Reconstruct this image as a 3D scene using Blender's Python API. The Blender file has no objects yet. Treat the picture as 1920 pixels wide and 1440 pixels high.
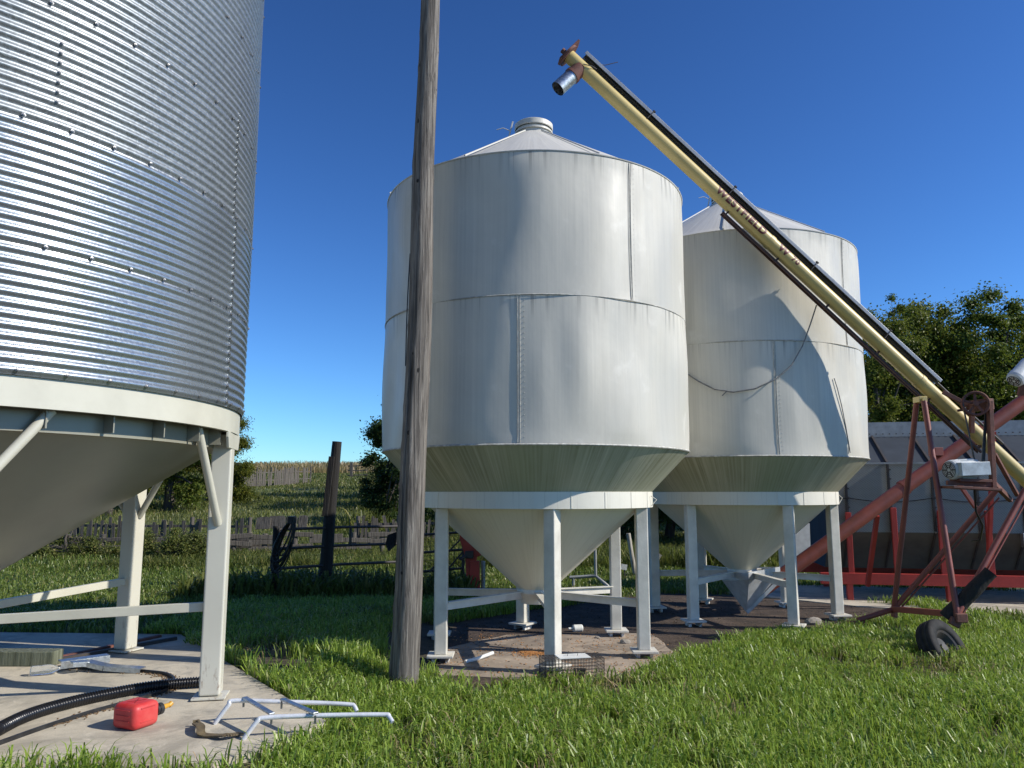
import bpy, bmesh, math, random
import numpy as np
from mathutils import Vector, Matrix
random.seed(7); RNG = np.random.default_rng(11)
PI = math.pi; R_ = math.radians
S = bpy.context.scene; COL = S.collection

# ------------------------------------------------------------------ camera
EYE = 1.75; F = 1450.0; PIT = math.atan(203 / F)
cam = bpy.data.cameras.new('camera'); cam.sensor_width = 36; cam.lens = F / 1920 * 36
cam.clip_start = .05; cam.clip_end = 3000
co = bpy.data.objects.new('camera', cam); COL.objects.link(co)
co.location = (0, 0, EYE); co.rotation_euler = (PI / 2 + PIT, 0, 0); S.camera = co
# ------------------------------------------------------------------ light
SUN_EL, SUN_AZ = 35.0, 103.0       # degrees; azimuth clockwise from +Y (view direction)
SUN_STR, SKY_STR, EXPO = 5.0, .062, .16
w = bpy.data.worlds.new('World'); S.world = w; w.use_nodes = True
nt = w.node_tree; nt.nodes.clear()
sky = nt.nodes.new('ShaderNodeTexSky'); sky.sky_type = 'NISHITA'; sky.sun_disc = False
sky.sun_elevation = R_(SUN_EL); sky.sun_rotation = R_(SUN_AZ)
sky.altitude = 600; sky.air_density = 1.0; sky.dust_density = .25; sky.ozone_density = 2.2
bg = nt.nodes.new('ShaderNodeBackground'); bg.inputs[1].default_value = SKY_STR
wo = nt.nodes.new('ShaderNodeOutputWorld')
gm = nt.nodes.new('ShaderNodeGamma'); gm.inputs[1].default_value = 1.4          # deep late-summer blue
tn = nt.nodes.new('ShaderNodeMix'); tn.data_type = 'RGBA'; tn.blend_type = 'MULTIPLY'; tn.inputs[0].default_value = 1; tn.inputs[7].default_value = (.55, .87, 1.20, 1)
nt.links.new(sky.outputs[0], gm.inputs[0]); nt.links.new(gm.outputs[0], tn.inputs[6]); nt.links.new(tn.outputs[2], bg.inputs[0]); nt.links.new(bg.outputs[0], wo.inputs[0])
sl = bpy.data.lights.new('sun', 'SUN'); sl.energy = SUN_STR; sl.angle = R_(.53); sl.color = (1, .945, .85)
so = bpy.data.objects.new('sun', sl); COL.objects.link(so)
sd = Vector((math.sin(R_(SUN_AZ)) * math.cos(R_(SUN_EL)), math.cos(R_(SUN_AZ)) * math.cos(R_(SUN_EL)), math.sin(R_(SUN_EL))))
so.rotation_euler = sd.to_track_quat('Z', 'Y').to_euler()
vs = S.view_settings; vs.view_transform = 'Standard'; vs.look = 'None'; vs.exposure = EXPO; vs.gamma = 1; vs.use_curve_mapping = False
try:
    S.cycles.max_bounces = 6; S.cycles.diffuse_bounces = 3; S.cycles.glossy_bounces = 3; S.cycles.transparent_max_bounces = 6
    S.cycles.use_denoising = True
except Exception: pass

# ------------------------------------------------------------------ measuring helpers (photo pixel -> point in the place)
def ray(x, y):
    cx = (x - 960) / F; cy = -(y - 720) / F
    return np.array([cx, math.cos(PIT) - cy * math.sin(PIT), math.sin(PIT) + cy * math.cos(PIT)])
def P(x, y, Y):
    d = ray(x, y); q = np.array([0, 0, EYE]) + d * Y / d[1]; return Vector(q)
def G(x, y, z=0.0):
    d = ray(x, y); q = np.array([0, 0, EYE]) + d * (z - EYE) / d[2]; return Vector(q)

# ------------------------------------------------------------------ mesh helpers
class MB:
    def __init__(s): s.v = []; s.f = []; s.sm = []; s.uv = []
    def add(s, vs_, fs, smooth=False, uvs=None):
        o = len(s.v); s.v.extend([tuple(q) for q in vs_])
        for i, f in enumerate(fs):
            s.f.append(tuple(k + o for k in f)); s.sm.append(smooth)
            s.uv.append(uvs[i] if uvs else None)
        return s
    def box(s, c, d, M=None):
        c = Vector(c); hx, hy, hz = d[0] / 2, d[1] / 2, d[2] / 2
        q = [Vector((x, y, z)) for x in (-hx, hx) for y in (-hy, hy) for z in (-hz, hz)]
        q = [(M @ k if M is not None else k) + c for k in q]
        return s.add(q, [(0, 1, 3, 2), (4, 6, 7, 5), (0, 4, 5, 1), (2, 3, 7, 6), (0, 2, 6, 4), (1, 5, 7, 3)])
    def beam(s, a, b, w_, h_, up=(0, 0, 1)):
        a = Vector(a); b = Vector(b); d = (b - a); L = d.length; d.normalize(); u = Vector(up)
        if abs(d.dot(u)) > .98: u = Vector((1, 0, 0))
        x = d.cross(u).normalized(); u = x.cross(d).normalized()
        M = Matrix((x, d, u)).transposed()
        return s.box((a + b) / 2, (w_, L, h_), M)
    def tube(s, pts, r, n=12, cap=True, smooth=True, closed=False, seed=0):
        pts = [Vector(p) for p in pts]; m = len(pts)
        rr = r if hasattr(r, '__len__') else [r] * m
        vs_ = []; up = None
        for i in range(m):
            if closed: t = pts[(i + 1) % m] - pts[i - 1]
            else: t = pts[min(i + 1, m - 1)] - pts[max(i - 1, 0)]
            t.normalize()
            if up is None:
                up = Vector((0, 0, 1)) if abs(t.z) < .9 else Vector((1, 0, 0))
            x = t.cross(up).normalized(); up = x.cross(t).normalized()
            for k in range(n):
                a = 2 * PI * k / n
                vs_.append(pts[i] + (x * math.cos(a) + up * math.sin(a)) * rr[i])
        fs = []
        for i in range(m if closed else m - 1):
            j = (i + 1) % m
            for k in range(n):
                l = (k + 1) % n; fs.append((i * n + k, i * n + l, j * n + l, j * n + k))
        s.add(vs_, fs, smooth)
        if cap and not closed:
            s.add(vs_[:n], [tuple(range(n))[::-1]]) ; s.add(vs_[-n:], [tuple(range(n))])
        return s
    def lathe(s, prof, n=96, c=(0, 0, 0), smooth=True, a0=0., a1=2 * PI, fr=None, sharp=True):
        """prof list of (r,z) ; sharp: every profile segment its own ring pair; fr(r,z,a) -> r"""
        full = abs(a1 - a0 - 2 * PI) < 1e-6; m = n if full else n + 1
        segs = [prof[i:i + 2] for i in range(len(prof) - 1)] if sharp else [prof]
        L = 0
        for sg in segs:
            vs_ = []; ls = [L]
            for i in range(1, len(sg)): ls.append(ls[-1] + math.hypot(sg[i][0] - sg[i - 1][0], sg[i][1] - sg[i - 1][1]))
            L = ls[-1]
            for (r, z) in sg:
                for k in range(m):
                    a = a0 + (a1 - a0) * k / n
                    q = fr(r, z, a) if fr else r
                    vs_.append((c[0] + q * math.cos(a), c[1] + q * math.sin(a), c[2] + z))
            fs = []; uv = []
            r0 = max(p[0] for p in prof)
            for i in range(len(sg) - 1):
                for k in range(n):
                    l = (k + 1) % m
                    fs.append((i * m + k, i * m + l, (i + 1) * m + l, (i + 1) * m + k))
                    u0 = k / n * 2 * PI * r0; u1 = (k + 1) / n * 2 * PI * r0
                    uv.append(((u0, ls[i]), (u1, ls[i]), (u1, ls[i + 1]), (u0, ls[i + 1])))
            s.add(vs_, fs, smooth, uv)
        return s
    def prism(s, poly, o, x, y, th):
        o = Vector(o); x = Vector(x).normalized(); y = Vector(y).normalized(); z = x.cross(y) * th
        a = [o + x * p[0] + y * p[1] for p in poly]; b = [q + z for q in a]; n = len(a)
        fs = [tuple(range(n))[::-1], tuple(range(n, 2 * n))] + [(i, (i + 1) % n, n + (i + 1) % n, n + i) for i in range(n)]
        return s.add(a + b, fs)
    def build(s, name, mat, parent=None, bevel=0, seg=2):
        off = OFF.get(parent, Vector((0, 0, 0))) if parent else Vector((0, 0, 0))
        me = bpy.data.meshes.new(name)
        me.from_pydata([(q[0] - off[0], q[1] - off[1], q[2] - off[2]) for q in s.v], [], s.f)
        me.polygons.foreach_set('use_smooth', s.sm)
        if any(u is not None for u in s.uv):
            ul = me.uv_layers.new(name='UVMap'); i = 0; dat = []
            for f, u in zip(s.f, s.uv):
                for k in range(len(f)): dat.extend(u[k] if u else (0, 0))
            ul.data.foreach_set('uv', dat)
        for m in (mat if isinstance(mat, (list, tuple)) else [mat]): me.materials.append(m)
        me.update(); o = bpy.data.objects.new(name, me); COL.objects.link(o)
        if parent: o.parent = parent; OFF[o] = off
        if bevel:
            b = o.modifiers.new('bevel', 'BEVEL'); b.width = bevel; b.segments = seg; b.limit_method = 'ANGLE'; b.angle_limit = R_(40)
        return o
OFF = {}
def tag(o, label, cat, group=None, kind=None):
    o['label'] = label; o['category'] = cat
    if group: o['group'] = group
    if kind: o['kind'] = kind
    return o
def thing(name, label, cat, loc=(0, 0, 0), group=None):
    o = bpy.data.objects.new(name, None); COL.objects.link(o); o.location = loc; o.empty_display_size = .2
    OFF[o] = Vector(loc); return tag(o, label, cat, group)
def local(name, label, cat, group=None):         # thing built in its own coordinates (for copying)
    o = thing(name, label, cat, (0, 0, 0), group); return o
def dup(root, loc, rz, label):
    r = root.copy(); COL.objects.link(r); r.location = loc; r.rotation_euler = (0, 0, rz); r['label'] = label
    for ch in root.children:
        c = ch.copy(); COL.objects.link(c); c.parent = r
        for g in ch.children:
            d = g.copy(); COL.objects.link(d); d.parent = c
    return r
def structure(o): o['kind'] = 'structure'; return o
def npmesh(name, V, quads=None, tris=None, mat=None, parent=None, smooth=False):
    me = bpy.data.meshes.new(name); V = np.asarray(V, np.float32)
    nq = 0 if quads is None else len(quads); ntr = 0 if tris is None else len(tris)
    me.vertices.add(len(V)); me.vertices.foreach_set('co', V.ravel())
    loops = np.concatenate([np.asarray(a, np.int32).ravel() for a in (quads, tris) if a is not None])
    me.loops.add(len(loops)); me.loops.foreach_set('vertex_index', loops)
    st = np.concatenate([np.arange(nq) * 4, nq * 4 + np.arange(ntr) * 3]).astype(np.int32)
    me.polygons.add(nq + ntr); me.polygons.foreach_set('loop_start', st)
    try: me.polygons.foreach_set('loop_total', np.concatenate([np.full(nq, 4), np.full(ntr, 3)]).astype(np.int32))
    except Exception: pass
    me.polygons.foreach_set('use_smooth', np.full(nq + ntr, smooth))
    me.update(calc_edges=True); me.validate()
    for m in (mat if isinstance(mat, (list, tuple)) else [mat]): me.materials.append(m)
    o = bpy.data.objects.new(name, me); COL.objects.link(o)
    if parent: o.parent = parent
    return o
def snoise(x, y, seed=0, oct=4, f=1.0):          # cheap smooth 2-D noise out of sines, about -1..1
    r = np.random.default_rng(seed); t = 0; a = 1; tot = 0
    for i in range(oct):
        for k in range(3):
            th = r.uniform(0, 2 * PI); ph = r.uniform(0, 2 * PI); q = f * r.uniform(.8, 1.25)
            t = t + a * np.sin((x * math.cos(th) + y * math.sin(th)) * q + ph)
        tot += a * 1.7; a *= .55; f *= 2.05
    return t / tot

# ------------------------------------------------------------------ material helpers
class NT:
    def __init__(s, name):
        s.m = bpy.data.materials.new(name); s.m.use_nodes = True; s.t = s.m.node_tree; s.t.nodes.clear()
        s.out = s.n('ShaderNodeOutputMaterial')
    def n(s, ty, **kw):
        q = s.t.nodes.new(ty)
        for k, v in kw.items(): setattr(q, k, v)
        return q
    def l(s, a, b): s.t.links.new(a, b)
    def coord(s, which='Object', scale=(1, 1, 1), loc=(0, 0, 0)):
        c = s.n('ShaderNodeTexCoord'); m = s.n('ShaderNodeMapping')
        m.inputs['Scale'].default_value = scale; m.inputs['Location'].default_value = loc
        s.l(c.outputs[which], m.inputs[0]); return m.outputs[0]
    def noise(s, vec, scale=1, det=4, rough=.55, dist=0):
        q = s.n('ShaderNodeTexNoise'); q.inputs['Scale'].default_value = scale; q.inputs['Detail'].default_value = det
        q.inputs['Roughness'].default_value = rough; q.inputs['Distortion'].default_value = dist
        s.l(vec, q.inputs['Vector']); return q.outputs[0]
    def ramp(s, fac, stops):
        q = s.n('ShaderNodeValToRGB'); e = q.color_ramp.elements
        e[0].position = stops[0][0]; e[0].color = (*stops[0][1], 1) if hasattr(stops[0][1], '__len__') else (stops[0][1],) * 3 + (1,)
        e[1].position = stops[-1][0]; e[1].color = (*stops[-1][1], 1) if hasattr(stops[-1][1], '__len__') else (stops[-1][1],) * 3 + (1,)
        for p, c in stops[1:-1]:
            k = e.new(p); k.color = (*c, 1) if hasattr(c, '__len__') else (c, c, c, 1)
        s.l(fac, q.inputs[0]); return q.outputs[0]
    def mix(s, fac, a, b, mode='MIX'):
        q = s.n('ShaderNodeMix', data_type='RGBA', blend_type=mode)
        for i, v in ((0, fac), (6, a), (7, b)):
            if hasattr(v, 'is_linked') or hasattr(v, 'links'): s.l(v, q.inputs[i])
            elif i == 0: q.inputs[0].default_value = v
            else: q.inputs[i].default_value = (*v, 1)
        return q.outputs[2]
    def math(s, op, a, b=0.):
        q = s.n('ShaderNodeMath', operation=op)
        for i, v in ((0, a), (1, b)):
            if hasattr(v, 'links'): s.l(v, q.inputs[i])
            else: q.inputs[i].default_value = v
        return q.outputs[0]
    def pbr(s, col, rough=.6, metal=0., bump=None, bstr=.2, bdist=.02, spec=None):
        b = s.n('ShaderNodeBsdfPrincipled')
        for nm, v in (('Base Color', col), ('Roughness', rough), ('Metallic', metal)):
            if hasattr(v, 'links'): s.l(v, b.inputs[nm])
            else: b.inputs[nm].default_value = (*v, 1) if nm == 'Base Color' else v
        if spec is not None: b.inputs['Specular IOR Level'].default_value = spec
        if bump is not None:
            q = s.n('ShaderNodeBump'); q.inputs['Strength'].default_value = bstr; q.inputs['Distance'].default_value = bdist
            s.l(bump, q.inputs['Height']); s.l(q.outputs[0], b.inputs['Normal'])
        s.l(b.outputs[0], s.out.inputs[0]); return s.m
def simple(name, c1, c2=None, scale=8, rough=.6, metal=0., bstr=.15, bscale=60, lo=.35, hi=.7, stretch=(1, 1, 1), coord='Object', spec=None):
    t = NT(name); v = t.coord(coord, stretch)
    n1 = t.noise(v, scale, 5, .6)
    c = t.ramp(n1, [(lo, c1), (hi, c2 or tuple(k * .75 for k in c1))])
    return t.pbr(c, rough, metal, t.noise(v, bscale, 3), bstr, .01, spec)

def m_whitepaint(name, clean, dirt, streak_lo, streak_hi, green=None, blotch=False):
    """weathered white paint on the sheets: streaks that run down the sheet (UV: u round, v along)"""
    t = NT(name); uv = t.coord('UV')
    st = t.noise(t.coord('UV', (34, .45, 1)), 1, 6, .65)
    st2 = t.noise(t.coord('UV', (14, .35, 1)), 1, 4, .6)
    cl = t.noise(t.coord('UV', (1.3, 1.0, 1)), 1, 5, .6)
    f = t.math('ADD', t.math('MULTIPLY', st, .7), t.math('MULTIPLY', st2, .3))
    c = t.ramp(f, [(streak_lo, dirt), (streak_hi, clean)])
    c = t.mix(t.ramp(cl, [(.4, 0.), (.7, .55)]), c, clean)
    if blotch:                                            # faded, chalky and grimy areas of the old paint
        bl = t.noise(t.coord('UV', (.55, .45, 1)), 1, 6, .6, .6); c = t.mix(t.ramp(bl, [(.46, 0.), (.66, .55)]), c, (.42, .405, .35))
        b2 = t.noise(t.coord('UV', (2.6, 2.1, 1)), 1, 5, .6); c = t.mix(t.ramp(b2, [(.60, 0.), (.70, .5)]), c, (.68, .655, .58))
        e = t.n('ShaderNodeSeparateXYZ'); t.l(t.coord('UV'), e.inputs[0]); run = t.noise(t.coord('UV', (22, .2, 1)), 1, 4, .6)
        k = t.math('MULTIPLY', t.ramp(t.math('FRACT', t.math('DIVIDE', e.outputs[1], 1.48)), [(.80, 0.), (1., 1.)]), t.ramp(run, [(.52, 0.), (.66, .8)]))
        c = t.mix(k, c, (.20, .19, .16))
    if green:
        gn = t.noise(t.coord('UV', (.7, .3, 1)), 1, 3, .5)
        c = t.mix(t.ramp(gn, [(.42, 0.), (.68, .8)]), c, green)
    spk = t.noise(t.coord('UV', (90, 90, 1)), 1, 2, .5)
    c = t.mix(t.ramp(spk, [(.73, 0.), (.80, .5)]), c, (.12, .11, .09))
    r = t.ramp(t.noise(t.coord('UV', (3, 1, 1)), 1, 3), [(.3, .38), (.7, .6)])
    return t.pbr(c, r, 0, t.noise(t.coord('UV', (2.2, 1.6, 1)), 1, 4), .12, .05)

M = {}
M['white_shell'] = m_whitepaint('white_shell_paint', (.60, .57, .485), (.49, .468, .40), .33, .60, blotch=True)
M['white_roof'] = m_whitepaint('white_roof_paint', (.60, .58, .52), (.42, .41, .37), .3, .6)
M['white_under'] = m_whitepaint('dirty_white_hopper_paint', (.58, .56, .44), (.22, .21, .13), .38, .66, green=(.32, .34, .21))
M['white_cone'] = m_whitepaint('cream_hopper_paint', (.66, .64, .53), (.48, .46, .36), .22, .5)
M['white_steel'] = simple('white_steel_paint', (.66, .63, .55), (.50, .475, .41), 5, .45, bscale=40)
M['white_ring'] = m_whitepaint('white_ring_paint', (.67, .64, .55), (.32, .30, .24), .26, .46)
M['cream_steel'] = simple('cream_steel_paint', (.56, .54, .44), (.49, .47, .38), 3, .38, bscale=30, bstr=.05)
M['cream_shaded'] = simple('shaded_cream_paint', (.27, .26, .20), (.23, .22, .17), 1.2, .33, bscale=3, bstr=.12)  # cream darkened: underside shade put into the colour of cone and inner ring
def m_galv(name, c1, c2, rough, sp_amt, metal=1.0):
    t = NT(name); v = t.coord('Object')
    vo = t.n('ShaderNodeTexVoronoi'); vo.inputs['Scale'].default_value = 55; t.l(v, vo.inputs['Vector'])
    g = t.n('ShaderNodeSeparateColor'); t.l(vo.outputs['Color'], g.inputs[0])
    n = t.noise(t.coord('Object', (1, 1, 1)), 1.2, 4)
    f = t.math('ADD', t.math('MULTIPLY', g.outputs[0], sp_amt), t.math('MULTIPLY', n, 1 - sp_amt))
    c = t.ramp(f, [(.25, c2), (.7, c1)])
    r = t.ramp(g.outputs[1], [(0, rough * .85), (1, rough * 1.2)])
    return t.pbr(c, r, metal)
M['galv_shiny'] = m_galv('shiny_galvanized_sheet', (.42, .46, .485), (.37, .405, .43), .30, .05, .80)
M['galv_dull'] = m_galv('dull_galvanized_sheet', (.34, .365, .375), (.25, .27, .28), .44, .5, .72)
M['galv'] = m_galv('galvanized_steel', (.55, .57, .58), (.38, .40, .41), .42, .5)
M['tin'] = simple('pale_tin_sheet', (.50, .51, .51), (.36, .36, .35), 9, .45, .2)
M['bolt'] = simple('zinc_bolt', (.30, .30, .30), (.20, .19, .18), 40, .45, .9)
M['yellow'] = None
def m_yellow():
    t = NT('faded_yellow_paint'); v = t.coord('Object')
    c = t.ramp(t.noise(v, 3, 4), [(.3, (.58, .45, .17)), (.75, (.47, .36, .13))])
    ch = t.noise(t.coord('Object', (1, 1, 1)), 9, 6, .7)
    c = t.mix(t.ramp(ch, [(.70, 0.), (.74, 1.)]), c, (.10, .05, .03))
    return t.pbr(c, .42, 0, t.noise(v, 30, 3), .05, .01)
M['yellow'] = m_yellow()
M['red'] = simple('faded_red_paint', (.25, .062, .042), (.15, .042, .03), 4, .5, bscale=40)
M['red_bright'] = simple('red_dryer_paint', (.46, .042, .028), (.30, .03, .02), 3, .45, bscale=30)
M['rust'] = simple('rusty_red_steel', (.20, .075, .05), (.09, .04, .03), 12, .75, bscale=80)
M['rust_dark'] = simple('dark_rusty_rail', (.10, .045, .032), (.045, .025, .018), 14, .75)
M['black_rubber'] = simple('black_rubber', (.012, .012, .013), (.03, .03, .03), 14, .45, bscale=60)
M['tyre'] = simple('dusty_tyre_rubber', (.016, .016, .016), (.035, .033, .03), 14, .75, bscale=60, spec=.2)
M['black_plastic'] = simple('black_plastic', (.008, .008, .010), (.014, .014, .016), 5, .28, bstr=.02)
M['grey_guard'] = simple('grey_guard_steel', (.30, .32, .35), (.21, .23, .26), 5, .5, .3)
M['dark_steel'] = simple('dark_steel', (.03, .03, .032), (.06, .045, .035), 9, .6)
M['motor'] = simple('motor_grey_white_paint', (.60, .62, .62), (.42, .44, .44), 7, .42)
M['motor_box'] = simple('motor_box_blue_grey', (.40, .46, .50), (.22, .25, .27), 8, .5)
M['can_red'] = simple('red_fuel_can_plastic', (.50, .022, .024), (.56, .075, .065), 7, .48, bscale=30, bstr=.12)
M['spout'] = simple('yellow_spout_plastic', (.62, .34, .04), (.5, .25, .03), 12, .4)
M['alu'] = simple('white_alu_tube', (.72, .73, .74), (.55, .56, .58), 9, .35, .25)
M['strap'] = simple('brown_strap', (.16, .12, .06), (.07, .05, .03), 20, .8)
M['white_plastic'] = simple('white_plastic', (.74, .74, .70), (.6, .6, .56), 9, .4)
M['stone'] = simple('stone', (.34, .30, .25), (.2, .18, .15), 14, .9)
M['corn'] = simple('spilled_corn', (.55, .26, .07), (.38, .16, .05), 60, .6)
def m_wood(name, c1, c2, c3, scale=1.0, bs=1.0):
    t = NT(name); v = t.coord('Object', (40 * scale, 40 * scale, 1.6 * scale))
    g = t.noise(v, 1, 6, .68, .4); big = t.noise(t.coord('Object', (2, 2, .5)), 1.5, 4)
    c = t.ramp(g, [(.34, c3), (.47, c2), (.62, c1)])
    c = t.mix(t.ramp(big, [(.35, 0.), (.75, .6)]), c, c2)
    return t.pbr(c, .85, 0, g, bs, .02)
M['pole'] = m_wood('weathered_pole_wood', (.27, .245, .21), (.115, .10, .085), (.012, .011, .010))
M['old_wood'] = m_wood('grey_fence_wood', (.145, .128, .105), (.09, .078, .064), (.022, .02, .017), .7)
M['dark_wood'] = m_wood('dark_post_wood', (.024, .021, .018), (.016, .014, .012), (.007, .006, .005), .8)
M['green_beam'] = m_wood('green_grey_timber', (.20, .21, .15), (.10, .11, .07), (.03, .03, .02), .6)
def m_leaf(name, dark, light, yellow, tr=.35):
    t = NT(name); g = t.n('ShaderNodeNewGeometry'); rn = g.outputs['Random Per Island']
    c = t.ramp(rn, [(0, dark), (.6, light), (.86 if 'grass' in name else .93, light), (1, yellow)])
    b = t.n('ShaderNodeBsdfPrincipled'); t.l(c, b.inputs['Base Color']); b.inputs['Roughness'].default_value = .40
    b.inputs['Specular IOR Level'].default_value = .35 if 'grass' in name else .12
    q = t.n('ShaderNodeBsdfTranslucent'); c2 = t.mix(.5, c, (.26, .33, .04)); t.l(c2, q.inputs[0])
    mx = t.n('ShaderNodeMixShader'); mx.inputs[0].default_value = tr
    t.l(b.outputs[0], mx.inputs[1]); t.l(q.outputs[0], mx.inputs[2]); t.l(mx.outputs[0], t.out.inputs[0]); return t.m
M['grass'] = m_leaf('grass_blades', (.075, .165, .016), (.33, .45, .07), (.54, .53, .25), .45)
M['back_grass'] = m_leaf('back_grass_blades', (.045, .09, .012), (.17, .225, .045), (.34, .30, .13), .35)
M['hillgrass'] = m_leaf('hill_grass_blades', (.06, .08, .022), (.17, .185, .055), (.34, .28, .13), .35)
M['drygrass'] = m_leaf('dry_hilltop_grass', (.22, .17, .08), (.36, .27, .14), (.42, .30, .19), .3)
M['weed'] = m_leaf('weed_leaves', (.04, .06, .018), (.14, .155, .045), (.34, .29, .11), .35)
M['leaf_a'] = m_leaf('tree_leaves_green', (.025, .05, .010), (.105, .135, .024), (.18, .16, .03), .3)
M['leaf_b'] = m_leaf('tree_leaves_olive', (.035, .055, .010), (.15, .165, .028), (.24, .19, .035), .3)
M['leaf_y'] = m_leaf('tree_leaves_yellowing', (.05, .065, .012), (.14, .15, .025), (.30, .22, .04), .35)
M['leaf_dark'] = m_leaf('tree_leaves_dark', (.015, .03, .010), (.035, .06, .015), (.07, .08, .02), .2)
M['bark'] = m_wood('tree_bark', (.10, .085, .07), (.06, .05, .04), (.02, .018, .015), .3)

# ------------------------------------------------------------------ ground
def terrain(x, y):
    x = np.asarray(x, float); y = np.asarray(y, float)
    h = np.interp(y, [0, 20, 30, 40, 52, 62, 85, 110, 160, 400], [0, 0, .45, 1.15, 2.0, 2.65, 4.3, 4.6, 4.4, 4.0])
    m = np.clip((y - 19) / 8, 0, 1)
    sx = np.clip((-.75 - x) / 1.15, 0, 1); sy = np.clip((12.2 - y) / 2.2, 0, 1)       # low bank that carries the left slab
    h = h + .125 * sx * sx * (3 - 2 * sx) * sy * sy * (3 - 2 * sy)
    return h + m * .18 * snoise(x, y, 3, 3, .13) + .0 * x
def m_ground():
    t = NT('meadow_ground'); v = t.coord('Object')
    n = t.noise(v, .35, 6, .65); n2 = t.noise(v, 6, 6, .7)
    c = t.ramp(n2, [(.3, (.035, .05, .014)), (.55, (.075, .10, .028)), (.8, (.14, .13, .055))])
    c = t.mix(t.ramp(n, [(.45, 0.), (.7, .5)]), c, (.12, .11, .05))
    p_ = t.n('ShaderNodeSeparateXYZ'); t.l(v, p_.inputs[0]); near = t.ramp(t.math('DIVIDE', p_.outputs[1], 30.), [(.40, 1.), (.55, 0.)])
    c = t.mix(near, c, t.ramp(n2, [(.35, (.030, .026, .014)), (.7, (.085, .07, .04))]))
    return t.pbr(c, .95, 0, n2, .6, .05)
def m_dirt():
    t = NT('dark_dirt'); v = t.coord('Object')
    n = t.noise(v, 3, 7, .7); n2 = t.noise(v, 40, 4, .7)
    c = t.ramp(n, [(.3, (.016, .012, .009)), (.55, (.060, .039, .026)), (.80, (.17, .125, .09))])
    c = t.mix(t.ramp(n2, [(.55, 0.), (.7, .6)]), c, (.24, .17, .10))
    return t.pbr(c, .95, 0, n2, .7, .03)
def m_concrete(name, c1, c2, stain, dirt_amt):
    t = NT(name); v = t.coord('Object')
    n = t.noise(v, 1.1, 7, .65); n2 = t.noise(v, 14, 5, .7); n3 = t.noise(v, 2.3, 5, .7, 1.0); n4 = t.noise(v, 120, 2)
    c = t.ramp(n, [(.3, c2), (.65, c1)])
    c = t.mix(t.ramp(n2, [(.3, .35), (.6, 0.)]), c, c2)
    c = t.mix(t.ramp(n3, [(dirt_amt, 0.), (dirt_amt + .16, .85)]), c, stain)
    c = t.mix(t.ramp(n4, [(.3, .3), (.5, 0.)]), c, (.15, .13, .1))
    n5 = t.noise(v, .8, 8, .72, .8); c = t.mix(t.ramp(n5, [(.47, 0.), (.60, .75)]), c, tuple(k * .62 for k in c2))
    n6 = t.noise(v, 5, 8, .75, .5); c = t.mix(t.ramp(n6, [(.56, 0.), (.66, .6)]), c, tuple(k * 1.18 for k in c1))
    return t.pbr(c, .85, 0, n2, .25, .01)
M['ground'] = m_ground(); M['dirt'] = m_dirt()
M['concrete'] = m_concrete('pale_concrete', (.56, .50, .39), (.43, .385, .30), (.25, .235, .20), .52)
M['pad'] = m_concrete('dirty_concrete', (.40, .32, .24), (.29, .23, .17), (.06, .045, .033), .50)
xs = np.concatenate([np.linspace(-600, -80, 14), np.linspace(-70, -11, 38), np.linspace(-10, 10, 61), np.linspace(11, 70, 38), np.linspace(80, 600, 14)])
ys = np.concatenate([[-300, -100, -40, -10], np.linspace(0, 15, 46), np.linspace(16.5, 120, 78), np.linspace(130, 900, 16)])
XX, YY = np.meshgrid(xs, ys); ZZ = terrain(XX, YY)
idx = np.arange(XX.size).reshape(XX.shape)
q = np.stack([idx[:-1, :-1], idx[:-1, 1:], idx[1:, 1:], idx[1:, :-1]], -1).reshape(-1, 4)
structure(npmesh('ground', np.stack([XX, YY, ZZ], -1).reshape(-1, 3), q, None, M['ground'], smooth=True))
def sheet(name, pts, mat, z, th):
    mb = MB(); n = len(pts); a = [(p[0], p[1], z) for p in pts]; b = [(p[0], p[1], z - th) for p in pts]
    mb.add(a, [tuple(range(n))]); mb.add(a + b, [(i, n + i, n + (i + 1) % n, (i + 1) % n) for i in range(n)])
    return structure(mb.build(name, mat))
def blob(cx, cy, rx, ry, seed, n=40, amp=.12):
    r = np.random.default_rng(seed); a = np.linspace(0, 2 * PI, n, endpoint=False)
    k = 1 + amp * (np.sin(2 * a + r.uniform(0, 6)) + .7 * np.sin(5 * a + r.uniform(0, 6)) + .5 * np.sin(9 * a + r.uniform(0, 6)))
    return [(cx + rx * k[i] * math.cos(a[i]), cy + ry * k[i] * math.sin(a[i])) for i in range(n)]
C1 = Vector((.27, 9.1, 0)); C2 = Vector((3.31, 11.4, 0)); CL = Vector((-5.07, 6.36, 0))
# left slab: measured corners
ZS = .16                                                   # top of the left slab
SLAB = [tuple(G(*p, ZS)[:2]) for p in ((338, 1189), (612, 1352), (520, 1398), (400, 1428), (210, 1440), (30, 1452))] + [(-4.8, 4.5), (-8.8, 3.9), (-7.8, 9.3)]
sheet('concrete_pad', SLAB, M['concrete'], ZS, .3)
DIRT = [(-1.3, 8.0), (-.6, 7.5), (.4, 7.32), (1.1, 7.6), (1.9, 8.6), (2.8, 9.5), (3.6, 9.9), (4.6, 10.7), (6, 11.2), (6.2, 12.2), (4.7, 13.5), (2.5, 13.8), (1, 12.5), (-.5, 11.2), (-1.5, 9.8)]
def ragged(poly, seed, amp, step=.12):
    out = []; n = len(poly)
    for i in range(n):
        a, b = np.array(poly[i]), np.array(poly[(i + 1) % n]); m = max(1, int(np.hypot(*(b - a)) / step)); t_ = b - a; nn = np.array([t_[1], -t_[0]]) / (np.hypot(*t_) + 1e-6)
        for k in range(m):
            p_ = a + t_ * k / m; out.append(tuple(p_ + nn * amp * float(snoise(p_[0], p_[1], seed, 4, 3.))))
    return out
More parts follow.
